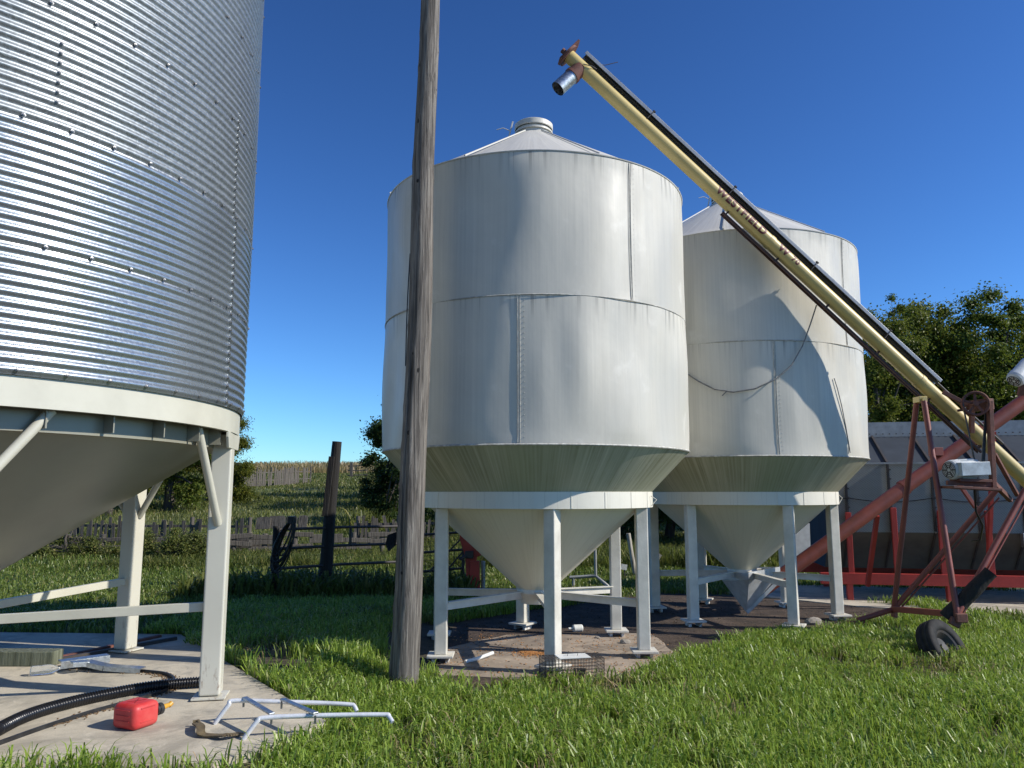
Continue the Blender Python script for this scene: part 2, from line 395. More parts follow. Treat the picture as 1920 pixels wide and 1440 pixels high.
sheet('dirt_ground', ragged(DIRT, 4, .2), M['dirt'], .004, .05)
sheet('bin_pad', ragged([(-.75, 7.75), (.3, 7.5), (1.45, 7.75), (1.85, 8.9), (1.7, 10.0), (-.1, 9.9), (-.8, 9.0)], 6, .07), M['pad'], .009, .1)
sheet('dryer_pad', [(3.7, 13.9), (5.3, 12.25), (7.2, 11.35), (14.5, 9.7), (15.5, 12.6), (7.5, 14.6), (4.6, 15.2)], M['concrete'], .02, .12)

# ------------------------------------------------------------------ white hopper bins
def white_bin():
    t = local('hopper_bin', 'white steel hopper bin behind the wooden pole, nearest of the two', 'grain bin', 'white hopper bins')
    RB, zb, zs, zt = 1.765, 2.20, 3.66, 5.14
    def fr(r, z, a):                                      # hand-rolled sheets: gentle dents and flats
        d = .010 * math.sin(7 * a + 1.3 * z) + .008 * math.sin(13 * a - 2.1 * z + 1) + .006 * math.sin(3.1 * z + 5 * a)
        e = min(1, max(0, (z - zb) / .12)) * min(1, max(0, (zt - z) / .12)) * (.35 + .65 * abs(math.sin(PI * (z - zs) / 1.5)))
        d = d * 1.3 + (.016 * math.exp(-((a - R_(308)) / .05) ** 2) - .010 * math.exp(-((a - R_(300)) / .05) ** 2) if z > zs else -.022 * math.exp(-((a - R_(276)) / .075) ** 2 - ((z - 2.95) / .6) ** 2) + .010 * math.exp(-((a - R_(285)) / .06) ** 2 - ((z - 3.0) / .6) ** 2))
        return r + d * e
    mb = MB(); nz = 30
    mb.lathe([(RB, zb + (zs - zb) * i / nz) for i in range(nz + 1)], 192, fr=fr, sharp=False)
    mb.lathe([(RB + .003, zs + (zt - zs) * i / nz) for i in range(nz + 1)], 192, fr=fr, sharp=False)
    mb.lathe([(RB + .003, zs), (RB, zs)], 192)
    mb.build('shell', M['white_shell'], t)
    # seam laps: thin raised strips and rivets
    mb = MB()
    for (a, z0, z1) in ((-58, zs + .01, zt - .02), (-97, zb + .02, zs - .01), (-200, zs + .01, zt - .02), (20, zb + .02, zs - .01)):
        for dd, th in ((0, .006), (.012, .003)):
            aa = R_(a) + dd
            pts = [(fr(RB, zz, aa) + th) for zz in np.linspace(z0, z1, 16)]
            mb.tube([(p * math.cos(aa), p * math.sin(aa), zz) for p, zz in zip(pts, np.linspace(z0, z1, 16))], .0035, 5)
        for zz in np.linspace(z0 + .05, z1 - .05, 26):
            aa = R_(a) + .035; p = fr(RB, zz, aa) + .002
            mb.lathe([(.0, .0035), (.004, .0025), (.0065, 0)], 6, (p * math.cos(aa), p * math.sin(aa), zz))
    for zz, rr in ((zs, RB + .006),):
        mb.lathe([(rr, zz - .006), (rr + .004, zz), (rr, zz + .006)], 128)
    mb.build('seam', SEAM, t)
    mb = MB(); mb.lathe([(RB + .010, zt - .010), (RB + .014, zt), (1.62, zt + .085), (.24, 6.10)], 128)
    mb.lathe([(RB + .010, zt - .010), (RB - .01, zt - .009)], 128)
    rf = mb.build('roof', M['white_roof'], t)
    for k in range(8):
        a = R_(20 + 45 * k); m2 = MB(); u = Vector((math.cos(a), math.sin(a), 0))
        m2.beam(u * 1.78 + Vector((0, 0, zt + .012)), u * .26 + Vector((0, 0, 6.10)), .014, .014)
        m2.build('roof_rib', M['white_roof'], rf)
    mb = MB(); mb.lathe([(.215, 6.06), (.215, 6.15), (.235, 6.15), (.235, 6.17), (.215, 6.17), (.215, 6.2)], 40)
    hc = mb.build('hatch_collar', M['white_steel'], t)
    mb = MB(); mb.lathe([(.232, 6.2), (.238, 6.21), (.238, 6.265), (.225, 6.275), (.05, 6.285), (0.001, 6.286)], 40)
    mb.build('lid', M['white_steel'], hc)
    mb = MB(); mb.beam((-.33, -.02, 6.03), (-.26, -.02, 6.32), .018, .012, (0, 1, 0)); mb.tube([(-.3, -.02, 6.2), (-.38, -.03, 6.23), (-.46, -.02, 6.21)], .006, 6)
    mb.build('hatch_lever', M['white_steel'], t, .002)
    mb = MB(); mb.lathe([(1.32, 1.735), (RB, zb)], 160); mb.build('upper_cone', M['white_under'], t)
    mb = MB(); mb.lathe([(RB + .004, zb - .01), (RB + .012, zb), (RB + .004, zb + .012)], 128); mb.build('shell_rim', SEAM, t)
    mb = MB(); mb.lathe([(1.30, 1.755), (1.345, 1.755), (1.345, 1.585), (1.22, 1.585)], 128)
    for k in range(22):                                   # weld laps of the ring plates
        a = 2 * PI * k / 22 + .1; u = Vector((math.cos(a), math.sin(a), 0)); mb.beam(u * 1.347 + Vector((0, 0, 1.59)), u * 1.347 + Vector((0, 0, 1.752)), .012, .004, u)
    a = R_(-21); u = Vector((math.cos(a), math.sin(a), 0)); v_ = Vector((-u.y, u.x, 0)); b0 = u * 1.36 + Vector((0, 0, 1.66))
    mb.build('support_ring', M['white_ring'], t)
    mb = MB(); mb.tube([b0 + Vector((0, 0, .05)) - v_ * .04, b0 + u * .05 + v_ * .02 + Vector((0, 0, .01)), b0 - Vector((0, 0, .06)) - v_ * .03], .005, 6); mb.build('hook', M['white_steel'], t)
    mb = MB(); mb.lathe([(1.24, 1.60), (.20, .66)], 128); mb.build('lower_cone', M['white_cone'], t)
    mb = MB(); mb.lathe([(.205, .67), (.215, .62), (.16, .50), (.15, .50)], 32); mb.lathe([(.15, .505), (.001, .505)], 32)
    mb.build('outlet', M['white_steel'], t)
    for k, rot in enumerate((35, 0, 0, 35, 0, 0)):
        a = R_(-84 + 60 * k); c = Vector((1.25 * math.cos(a), 1.25 * math.sin(a), 0)); Mz = Matrix.Rotation(R_(-rot) if k in (0, 3) else 0, 3, 'Z')
        mb = MB(); mb.box(c + Vector((0, 0, .835)), (.13, .13, 1.50), Mz); lg = mb.build('leg', M['white_steel'], t, .012, 3)
        mb = MB(); mb.box(c + Vector((0, 0, .074)), (.27, .27, .024), Mz); mb.build('foot_plate', M['white_steel'], lg, .004)
        for sx in (-.07, .07):
            mb = MB(); mb.box(c + Mz @ Vector((sx, 0, .031)), (.035, .16, .062), Mz); mb.build('foot_block', M['white_ring_s'], lg, .003)
        u = c.normalized(); mb = MB(); p0 = u * .17 + Vector((0, 0, .60)); p1 = c - u * .07 + Vector((0, 0, .56))
        mb.beam(p0 + Vector((0, 0, .04)), p1 + Vector((0, 0, .04)), .075, .008); mb.beam(p0, p1, .008, .08)
        mb.build('brace', M['white_steel'], t)
    return t
M['white_ring_s'] = simple('chipped_white_paint', (.70, .70, .66), (.30, .24, .18), 18, .6, lo=.45, hi=.62)
SEAM = simple('seam_dirt', (.54, .525, .465), (.36, .345, .30), 22, .7, lo=.38, hi=.55)
b1 = white_bin(); b1.location = C1
b2 = dup(b1, C2, R_(7), 'white steel hopper bin with the yellow auger crossing in front, farther one')

# ------------------------------------------------------------------ galvanized bin (left)
def galv_bin():
    t = thing('galvanized_bin', 'corrugated galvanized steel bin on cream hopper legs at the left edge', 'grain bin', CL)
    c = CL; R0 = 2.69; zr0, zr1 = 2.265, 2.475
    pitch = .0676; rows = 12
    def wall(z0, nrow, mat, lift, nseg=200):
        mb = MB(); n = nrow * 8; amp = .0085
        pr = []
        for i in range(n + 1):
            z = z0 + nrow * pitch * i / n; pr.append((R0 + lift + amp * math.sin(2 * PI * (i / 8.0) - PI / 2), z))
        mb.lathe(pr, nseg, c, sharp=False); return mb.build('wall_sheet', mat, t)
    z = zr1 - .02
    for i in range(8):
        wall(z + i * rows * pitch, rows, M['galv_shiny'] if i < 2 else M['galv_dull'], .0018 * (i % 2) + (.0022 if i >= 2 else 0))
    # bolts : rows at sheet laps + stave seams
    proto = MB(); proto.lathe([(.0135, 0), (.0135, .003), (.009, .004), (.0085, .010), (.001, .012)], 8, smooth=False)
    me0 = None
    def bolt(a, zz):
        nonlocal me0
        u = Vector((math.cos(a), math.sin(a), 0)); q = u.to_track_quat('Z', 'Y')
        if me0 is None:
            o = proto.build('bolt', M['bolt']); me0 = o.data
        else:
            o = bpy.data.objects.new('bolt', me0); COL.objects.link(o)
        o.parent = t; o.location = u * (R0 + .011) + Vector((0, 0, zz)); o.rotation_euler = q.to_euler()
    for i in range(6):
        zz = z + i * rows * pitch + (.03 if i == 0 else .012)
        for k in range(11): bolt(R_(-46 + 6.1 * k + (2.1 * i)), zz)
    for (a, i0, n) in ((.4, 0, 24), (-.8, 24, 13), (-38, 26, 7)):
        for k in range(n): bolt(R_(a), z + pitch * (i0 + k + .5) + .004)
    # stave seam edge: wavy lap line
    mb = MB()
    for a, z0, z1 in ((1.0, z, z + 24 * pitch), (-.2, z + 24 * pitch, z + 38 * pitch)):
        pts = []
        for zz in np.linspace(z0, z1, int((z1 - z0) / pitch * 8)):
            r = R0 + .0045 + .0085 * math.sin(2 * PI * (zz - z) / pitch - PI / 2); aa = R_(a) + .0016 * math.sin(2 * PI * (zz - z) / pitch)
            pts.append(c + Vector((r * math.cos(aa), r * math.sin(aa), zz)))
        mb.tube(pts, .0028, 5)
    mb.build('stave_seam', M['galv'], t)
    mb = MB()                                              # lap edges of the sheets
    for i in range(1, 8): mb.lathe([(R0 - .004, z + i * rows * pitch), (R0 - .001, z + i * rows * pitch - .012)], 160, c)
    mb.build('sheet_edge', M['galv'], t)
    mb = MB(); ztop = z + 8 * rows * pitch; mb.lathe([(R0 + .06, ztop - .02), (.3, ztop + 1.35), (.3, ztop + 1.5), (.001, ztop + 1.55)], 96, c); mb.build('roof', M['galv_dull'], t)
    mb = MB(); mb.lathe([(2.62, zr1), (2.665, zr1), (2.665, zr0), (2.62, zr0)], 160, c); mb.build('support_ring', M['cream_steel'], t)
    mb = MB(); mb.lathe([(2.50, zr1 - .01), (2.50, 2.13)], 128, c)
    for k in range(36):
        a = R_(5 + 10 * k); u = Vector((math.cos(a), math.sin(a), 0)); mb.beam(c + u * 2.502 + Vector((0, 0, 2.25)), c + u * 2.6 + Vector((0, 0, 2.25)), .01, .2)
    mb.build('inner_ring', M['cream_shaded'], t)
    mb = MB(); mb.lathe([(2.50, 2.16), (.26, .74), (.26, .60), (.2, .6)], 160, c); mb.build('hopper_cone', M['cream_shaded'], t)
    for k in range(6):
        ad = 11 + 60 * k; a = R_(ad); u = Vector((math.cos(a), math.sin(a), 0)); v_ = Vector((-u.y, u.x, 0)); q = c + u * 2.565
        Mz = Matrix((u, v_, Vector((0, 0, 1)))).transposed()
        mb = MB(); mb.box(q + Vector((0, 0, 1.16)), (.17, .17, 2.20), Mz); lg = mb.build('leg', M['cream_rust'], t, .016, 3)
        mb = MB(); mb.box(q + Vector((0, 0, .046)), (.27, .26, .016), Mz); mb.build('base_plate', M['cream_rust'], lg, .003)
        mb = MB(); w2, h2 = .30, .14                       # gusset on the outside of the ring above the leg
        mb.prism([(-w2, 0), (w2, 0), (w2, -.05), (w2 - .05, -h2), (-w2 + .05, -h2), (-w2, -.05)], c + u * 2.632 + Vector((0, 0, zr0 + .003)), v_, (0, 0, 1), .022)
        mb.build('gusset', M['cream_steel'], t, .003)
        for s_ in (-1, 1):
            a2 = a + s_ * R_(15); u2 = Vector((math.cos(a2), math.sin(a2), 0))
            mb = MB(); mb.tube([q + v_ * s_ * .075 + Vector((0, 0, 1.48)), c + u2 * 2.56 + Vector((0, 0, 2.27))], .033, 16); mb.build('brace', M['cream_steel'], t)
        mb = MB(); mb.beam(q - u * .08 + Vector((0, 0, .78)), c + u * .24 + Vector((0, 0, .70)), .05, .075); mb.build('cross_bar', M['cream_steel'], t, .004)
    k = (EYE - ZS) / (EYE - .03); t.scale = (k,) * 3; t.location = (CL.x * k, CL.y * k, EYE * (1 - k))   # true size: about 4.9 m across, standing on the slab
    return t
def m_creamrust():
    t = NT('cream_leg_paint'); v = t.coord('Object')
    g = t.n('ShaderNodeNewGeometry'); sp = t.n('ShaderNodeSeparateXYZ'); t.l(g.outputs['Position'], sp.inputs[0])
    n = t.noise(t.coord('Object', (1, 1, .25)), 26, 5, .7); foot = t.ramp(sp.outputs[2], [(.17, 1.), (.6, 0.)])
    f = t.math('MULTIPLY', t.ramp(n, [(.56, 0.), (.66, 1.)]), foot)
    c = t.mix(f, t.ramp(t.noise(v, 2, 3), [(.3, (.58, .56, .47)), (.7, (.52, .50, .42))]), (.16, .075, .035))
    return t.pbr(c, .4)
M['cream_rust'] = m_creamrust()
galv_bin()

# ------------------------------------------------------------------ wooden pole
def pbend(h): return .018 * math.sin(PI * h / 5.0) * (1 if h < 5 else .5) + .006 * math.sin(h * 2.3)
def pole():
    base = G(755, 1287, .03); top = P(808, 2, base.y + .02); d = (top - base).normalized()
    mb = MB(); L = 9.4; n = 40; m = 150; pts = []
    vs_ = []; fs = []; knots = [(random.uniform(.3, 7.2), random.uniform(PI, 2 * PI), random.uniform(.018, .03)) for _ in range(46)]
    x = Vector((1, 0, 0)); x = (x - d * x.dot(d)).normalized(); y = d.cross(x)
    for i in range(m + 1):
        h = -.25 + (L + .25) * i / m
        bend = pbend(h)
        c = base + d * h + x * bend
        r0 = .128 - .0049 * max(h, 0) + (.01 * math.exp(-max(h, 0) * 3))
        for k in range(n):
            a = 2 * PI * k / n
            r = r0 * (1 + .025 * math.sin(3 * a + .9 * h) + .012 * math.sin(9 * a + 2.3 * h))
            da = (a - (PI * 1.32 + .10 * math.sin(h * .8))); da = (da + PI) % (2 * PI) - PI
            if h < 4.2: r -= .030 * math.exp(-(da / .07) ** 2) * min(1, (4.2 - h))
            for (kh, ka, ks) in knots:
                e = ((h - kh) / ks) ** 2 + ((((a - ka + PI) % (2 * PI)) - PI) * r0 / ks) ** 2
                if e < 9: r += .012 * math.exp(-e * .6) - .013 * math.exp(-e * 3)
            vs_.append(c + (x * math.cos(a) + y * math.sin(a)) * r)
    for i in range(m):
        for k in range(n):
            l = (k + 1) % n; fs.append((i * n + k, i * n + l, (i + 1) * n + l, (i + 1) * n + k))
    t = thing('wooden_pole', 'tall weathered grey wooden utility pole standing in the grass before the bins', 'pole', base)
    mb.add(vs_, fs, True); mb.build('shaft', M['pole'], t)
    mb = MB(); mb.tube([base + d * hh + x * (-.129 + .0049 * hh + pbend(hh)) - y * .02 + x * (-.012 * math.sin(PI * (hh - 2.9) / 1.1)) for hh in np.linspace(2.9, 4.0, 12)], .006, 6); mb.build('wire', M['black_plastic'], t)
    # knots as darker plugs
    mb = MB()
    for kh, ka, ks in knots:
        if kh > L: continue
        r0 = .128 - .0049 * kh; bend = pbend(kh)
        u = x * math.cos(ka) + y * math.sin(ka); c = base + d * kh + x * bend + u * (r0 - .006)
        q = u.to_track_quat('Z', 'Y').to_matrix()
        vv = [c + q @ Vector((ks * .62 * math.cos(b), ks * .85 * math.sin(b), .006)) for b in np.linspace(0, 2 * PI, 9)[:-1]]
        vv.append(c + u * .008); mb.add(vv, [(i, (i + 1) % 8, 8) for i in range(8)], True)
    mb.build('knot', M['dark_wood'], t)
pole()

# ------------------------------------------------------------------ yellow auger
AUG_T, AUG_L = P(1080, 118, 9.15), P(1829, 812, 9.67)
def auger():
    A, B = AUG_T, AUG_L; d = (B - A).normalized(); nrm = (Vector((0, 0, 1)) - d * d.z).normalized(); sde = d.cross(nrm)
    if sde.y > 0: sde = -sde                              # sde points at the camera side
    r = .086; L = (B - A).length; E_ = A + d * (L + 1.55)
    at = lambda s, n=0., o=0.: A + d * s + nrm * n + sde * o
    t = thing('grain_auger', 'long faded yellow grain auger leaning up across the right bin on red legs', 'auger', at(L, -1.2) * 1.0)
    mb = MB(); mb.tube([at(-.12), at(.0), at(2), at(4), at(6), E_], r, 28)
    for s in (3.34, 5.9): mb.tube([at(s - .03), at(s + .03)], r + .006, 28)
    tb = mb.build('tube', M['yellow'], t)
    # lettering wrapped round the tube
    def letters(txt, s0, size):
        cu = bpy.data.curves.new('lettering', 'FONT'); cu.body = txt; cu.size = size; cu.offset = size * .040; cu.space_character = 1.12
        o = bpy.data.objects.new('lettering', cu); COL.objects.link(o)
        dg = bpy.context.evaluated_depsgraph_get(); me = bpy.data.meshes.new_from_object(o.evaluated_get(dg))
        bpy.data.objects.remove(o); bm = bmesh.new(); bm.from_mesh(me)
        ys_ = [v.co.y for v in bm.verts]; y0, y1 = min(ys_), max(ys_)
        for k in range(1, 10):
            bmesh.ops.bisect_plane(bm, geom=bm.verts[:] + bm.edges[:] + bm.faces[:], plane_co=(0, y0 + (y1 - y0) * k / 10, 0), plane_no=(0, 1, 0))
        for v in bm.verts:
            ang = (v.co.y - (y0 + y1) / 2) / r + .20       # angle up from the camera side
            v.co = at(s0 + v.co.x, 0, 0) + (sde * math.cos(ang) + nrm * math.sin(ang)) * (r + .0035)
            v.co -= OFF[t]
        bmesh.ops.recalc_face_normals(bm, faces=bm.faces[:]); bm.to_mesh(me); bm.free()
        me.materials.clear(); me.materials.append(M['letter']); o = bpy.data.objects.new('lettering', me); COL.objects.link(o); o.parent = t
        return o
    kk = lambda px: (P(px[0], px[1], 9.4) - A).dot(d)
    s_w = kk((1338, 362)); letters('WESTFIELD', s_w, .148)
    letters('W', kk((1452, 470)), .15); letters('70', kk((1475, 493)), .11)
    # drive-shaft guard on top
    sg0, sg1 = .0, kk((1768, 728))
    mb = MB()
    mb.beam(at(sg0, r + .108, -.0), at(sg1, r + .108, -.0), .11, .006, nrm)
    mb.beam(at(sg0, r + .086, .052), at(sg1, r + .086, .052), .006, .042, nrm); mb.beam(at(sg0, r + .070, -.052), at(sg1, r + .070, -.052), .006, .07, nrm)
    mb.build('shaft_guard', M['grey_guard'], t, .004)
    mb = MB(); mb.tube([at(.02, r + .06, .0), at(L + .35, r + .06, .0)], .016, 10); mb.build('drive_shaft', M['dark_steel'], t)
    for s in (1.15, 2.55, 3.95, 5.2):
        mb = MB(); mb.beam(at(s, r - .01, .055), at(s, r + .13, .055), .03, .008, d); mb.beam(at(s, r - .01, -.055), at(s, r + .13, -.055), .03, .008, d)
        mb.beam(at(s, r + .131, -.06), at(s, r + .131, .06), .04, .006, nrm); mb.build('guard_bracket', M['dark_steel'], t)
    # head : flange, spout
    mb = MB(); mb.tube([at(-.15), at(-.12)], .15, 24); mb.box(at(-.16, .07), (.03, .03, .03)); mb.beam(at(-.16, -.14), at(-.16, .22), .16, .03, d)
    mb.tube([at(-.24, 0), at(-.15, 0)], .035, 10); mb.build('head_flange', M['rust'], t, .004)
    mb = MB(); sp0 = at(.09, -.02); sv = (P(1040, 172, sp0.y - .08) - sp0).normalized(); sq0 = sp0 + sv * .06
    mb.tube([sp0, sp0 + sv * .15], .098, 24); mb.tube([sp0 + sv * .13, sp0 + sv * .17], .107, 24); mb.build('spout_collar', M['rust'], t)
    mb = MB(); n = 28; a = sp0 + sv * .14; b = sp0 + sv * .43
    mb.tube([a, b], .096, n, cap=False); mb.tube([b, a], .090, n, cap=False); mb.tube([b - sv * .002, b], .0962, n, cap=False)
    mb.build('spout', M['galv'], t)
    mb = MB(); mb.tube([at(.25, .09, .03), at(.2, .17, .02), at(.28, .25, .0), at(.36, .42, -.03)], .005, 6); mb.tube([at(.1, .0, .1), at(.2, .06, .1), at(.25, .1, .05)], .006, 6); mb.build('wire', M['dark_steel'], t)
    # track under the tube
    s0, s1 = kk((1352, 400)), kk((1838, 880))
    mb = MB()
    for o in (-.045, .045):
        mb.beam(at(s0, -r - .078, o * .6), at(s1, -r - .078, o * .6), .022, .006, nrm); mb.beam(at(s0, -r - .064, o * .82), at(s1, -r - .064, o * .82), .005, .026, nrm)
    for s in np.linspace(s0 + .05, s1 - .05, 6): mb.beam(at(s, -r + .01, 0), at(s, -r - .075, 0), .05, .02, d)
    mb.build('track', M['rust_dark'], t, .002)
    mb = MB(); mb.tube([at(s0 + .6, -r - .045), at(s0 + 2.2, -r - .05)], .018, 8); mb.build('track_bar', M['galv'], t)
    # transport frame
    top = at((P(1738, 745, 9.5) - A).dot(d), -r - .10); fl = P(1676, 1142, 10.3); fn = P(1795, 1152, 8.9); jn = P(1895, 918, 9.45)
    mb = MB(); mb.box(top + Vector((0, 0, .01)), (.10, .16, .07)); mb.tube([top + Vector((0, -.12, 0)), top + Vector((0, .12, 0))], .03, 12); mb.build('roller', M['yellow'], t, .004)
    for f, oy in ((fl, .09), (fn, -.09)):
        mb = MB(); mb.tube([f, top + Vector((0, oy, -.02))], [.034, .034], 14); mb.build('leg', M['red'], t)
        mb = MB(); mb.tube([f, jn + Vector((0, oy * 3, 0))], .034, 14); mb.build('strut', M['red'], t)
        mb = MB(); mb.tube([f + Vector((.03, 0, -.05)), jn + Vector((.02, oy * 3, -.10))], .011, 8); mb.build('tie_rod', M['red'], t)
    mb = MB(); mb.tube([fl, P(1608, 1163, 10.3)], .034, 12); mb.box(P(1608, 1168, 10.3), (.22, .12, .04)); mb.build('hitch_bar', M['red'], t)
    mb = MB(); mb.beam(fl, fn, .07, .07); mb.beam(fl + Vector((0, 0, .0)), fl + Vector((0, 0, -.10)), .1, .05); mb.build('axle', M['red'], t, .005)
    # half-sunk wheel at the near end of the axle
    wc = P(1768, 1217, 8.55); wx = Vector((.52, -.74, .50)).normalized()
    q = wx.to_track_quat('Z', 'Y').to_matrix()
    prof = [(.185, -.085), (.215, -.095), (.27, -.098), (.296, -.085), (.305, -.06), (.302, -.058), (.302, -.05), (.308, -.046), (.309, -.012), (.302, -.010), (.302, .010), (.309, .012), (.308, .046), (.302, .05), (.302, .058), (.305, .06), (.296, .085), (.27, .098), (.215, .095), (.185, .085), (.175, .0), (.185, -.085)]
    mb = MB(); mb.lathe(prof, 56, sharp=False); mb.v = [tuple(q @ Vector(p) + wc) for p in mb.v]; mb.uv = [None] * len(mb.f)
    wh = mb.build('wheel', M['tyre'], t)
    mb = MB(); mb.lathe([(.186, .06), (.18, .075), (.16, .06), (.12, .0), (.05, -.02), (.05, .03), (.001, .03)], 40); mb.v = [tuple(q @ Vector(p) + wc) for p in mb.v]; mb.uv = [None] * len(mb.f)
    mb.build('rim', M['dark_steel'], wh)
    mb = MB(); h = P(1800, 1158, 8.9); mb.box(h, (.13, .10, .10)); mb.box(h + Vector((-.06, .0, -.05)), (.12, .05, .09), Matrix.Rotation(.5, 3, 'Y')); mb.build('hub', M['rust'], t, .01)
    # motor, mount, pulley
    YM = 9.12; p = lambda x, y, Y=YM: P(x, y, Y); px = YM / F * 1.03
    mb = MB()
    mb.beam(p(1855, 752), p(1862, 915), .075, .05, (1, 0, 0)); mb.beam(p(1822, 762, YM + .25), p(1858, 757), .10, .13); mb.beam(p(1822, 768, YM + .35), p(1822, 812, YM + .4), .05, .05, (1, 0, 0))
    mb.beam(p(1775, 913), p(1866, 918), .28, .03); mb.beam(p(1775, 905), p(1866, 910), .04, .05)
    mb.beam(p(1864, 850), p(1908, 930, 9.3), .05, .03); mb.beam(p(1862, 905), p(1895, 938, 9.35), .05, .05)
    mb.beam(p(1790, 900, YM + .02), p(1850, 902, YM + .02), .22, .035); mb.beam(p(1768, 735, 9.45), p(1825, 765, 9.4), .04, .05); mb.beam(p(1795, 770, 9.45), p(1826, 765, 9.4), .03, .03)
    mb.build('motor_mount', M['rust'], t, .004)
    pc = p(1829, 757, YM + .02); ax = Vector((-.35, -1, .05)).normalized(); qm = ax.to_track_quat('Z', 'Y').to_matrix()
    mb = MB(); mb.lathe([(.135, -.03), (.15, -.035), (.15, -.02), (.13, -.005), (.13, .005), (.15, .02), (.15, .035), (.125, .03), (.118, 0), (.125, -.03), (.135, -.03)], 44, sharp=False)
    mb.lathe([(.032, -.04), (.032, .05), (.001, .05)], 16)
    for k in range(5):
        a = 2 * PI * k / 5 + .3; mb.beam((.03 * math.cos(a), .03 * math.sin(a), 0), (.122 * math.cos(a), .122 * math.sin(a), 0), .026, .022)
    mb.v = [tuple(qm @ Vector(k) + pc) for k in mb.v]; mb.uv = [None] * len(mb.f); mb.build('pulley', M['rust'], t)
    mc = p(1800, 880, YM + .02); mx = (p(1850, 876, YM + .12) - p(1780, 880, YM - .04)).normalized()
    mb = MB(); qq = mx.to_track_quat('Z', 'Y').to_matrix()
    mb.lathe([(.001, -.165), (.085, -.165), (.108, -.15), (.116, -.12), (.116, -.05), (.108, -.045), (.108, .22), (.06, .24), (.02, .24), (.02, .34), (.001, .34)], 40)
    for k in range(18):
        a = 2 * PI * k / 18; mb.beam((.11 * math.cos(a), .11 * math.sin(a), -.03), (.11 * math.cos(a), .11 * math.sin(a), .21), .006, .02, (math.cos(a), math.sin(a), 0))
    mb.v = [tuple(qq @ Vector(k) + mc) for k in mb.v]; mb.uv = [None] * len(mb.f); mo = mb.build('motor', M['motor'], t)
    mb = MB()
    for k, rr in enumerate((.03, .05, .07, .088)): mb.lathe([(rr, -.167), (rr + .004, -.170), (rr + .009, -.167)], 32)
    for k in range(6):
        a = 2 * PI * k / 6; mb.beam((.02 * math.cos(a), .02 * math.sin(a), -.168), (.09 * math.cos(a), .09 * math.sin(a), -.168), .012, .006, (0, 0, 1))
    mb.v = [tuple(qq @ Vector(k) + mc) for k in mb.v]; mb.uv = [None] * len(mb.f); mb.build('fan_grille', M['dark_steel'], mo)
    mb = MB(); mb.beam(p(1798, 880, YM - .13), p(1852, 878, YM - .06), .09, .155); mb.build('switch_box', M['motor_box'], mo, .006)
    mb = MB(); b0 = p(1843, 872, YM + .03)
    for dx in (-.012, .012): mb.beam(b0 + Vector((dx, 0, 0)), pc + Vector((.142 + dx * .3, .02, .0)), .018, .012, (0, 1, 0))
    mb.beam(b0 + Vector((-.07, .03, 0)), pc + Vector((-.14, .02, 0)), .012, .018, (0, 1, 0)); mb.build('belt', M['black_rubber'], t)
    mb = MB(); mb.tube([p(1826, 905), p(1830, 960, 9.2), p(1843, 985, 9.4), p(1838, 1012, 9.6), p(1822, 1014, 9.7)], .012, 8); mb.build('power_cord', M['black_plastic'], t)
M['letter'] = None
def m_letter():
    t = NT('worn_red_stencil'); v = t.coord('Object')
    c = t.ramp(t.noise(v, 45, 5, .7), [(.62, (.13, .022, .012)), (.74, (.20, .06, .02)), (.80, (.45, .30, .09))]); return t.pbr(c, .5)
M['letter'] = m_letter(); auger()

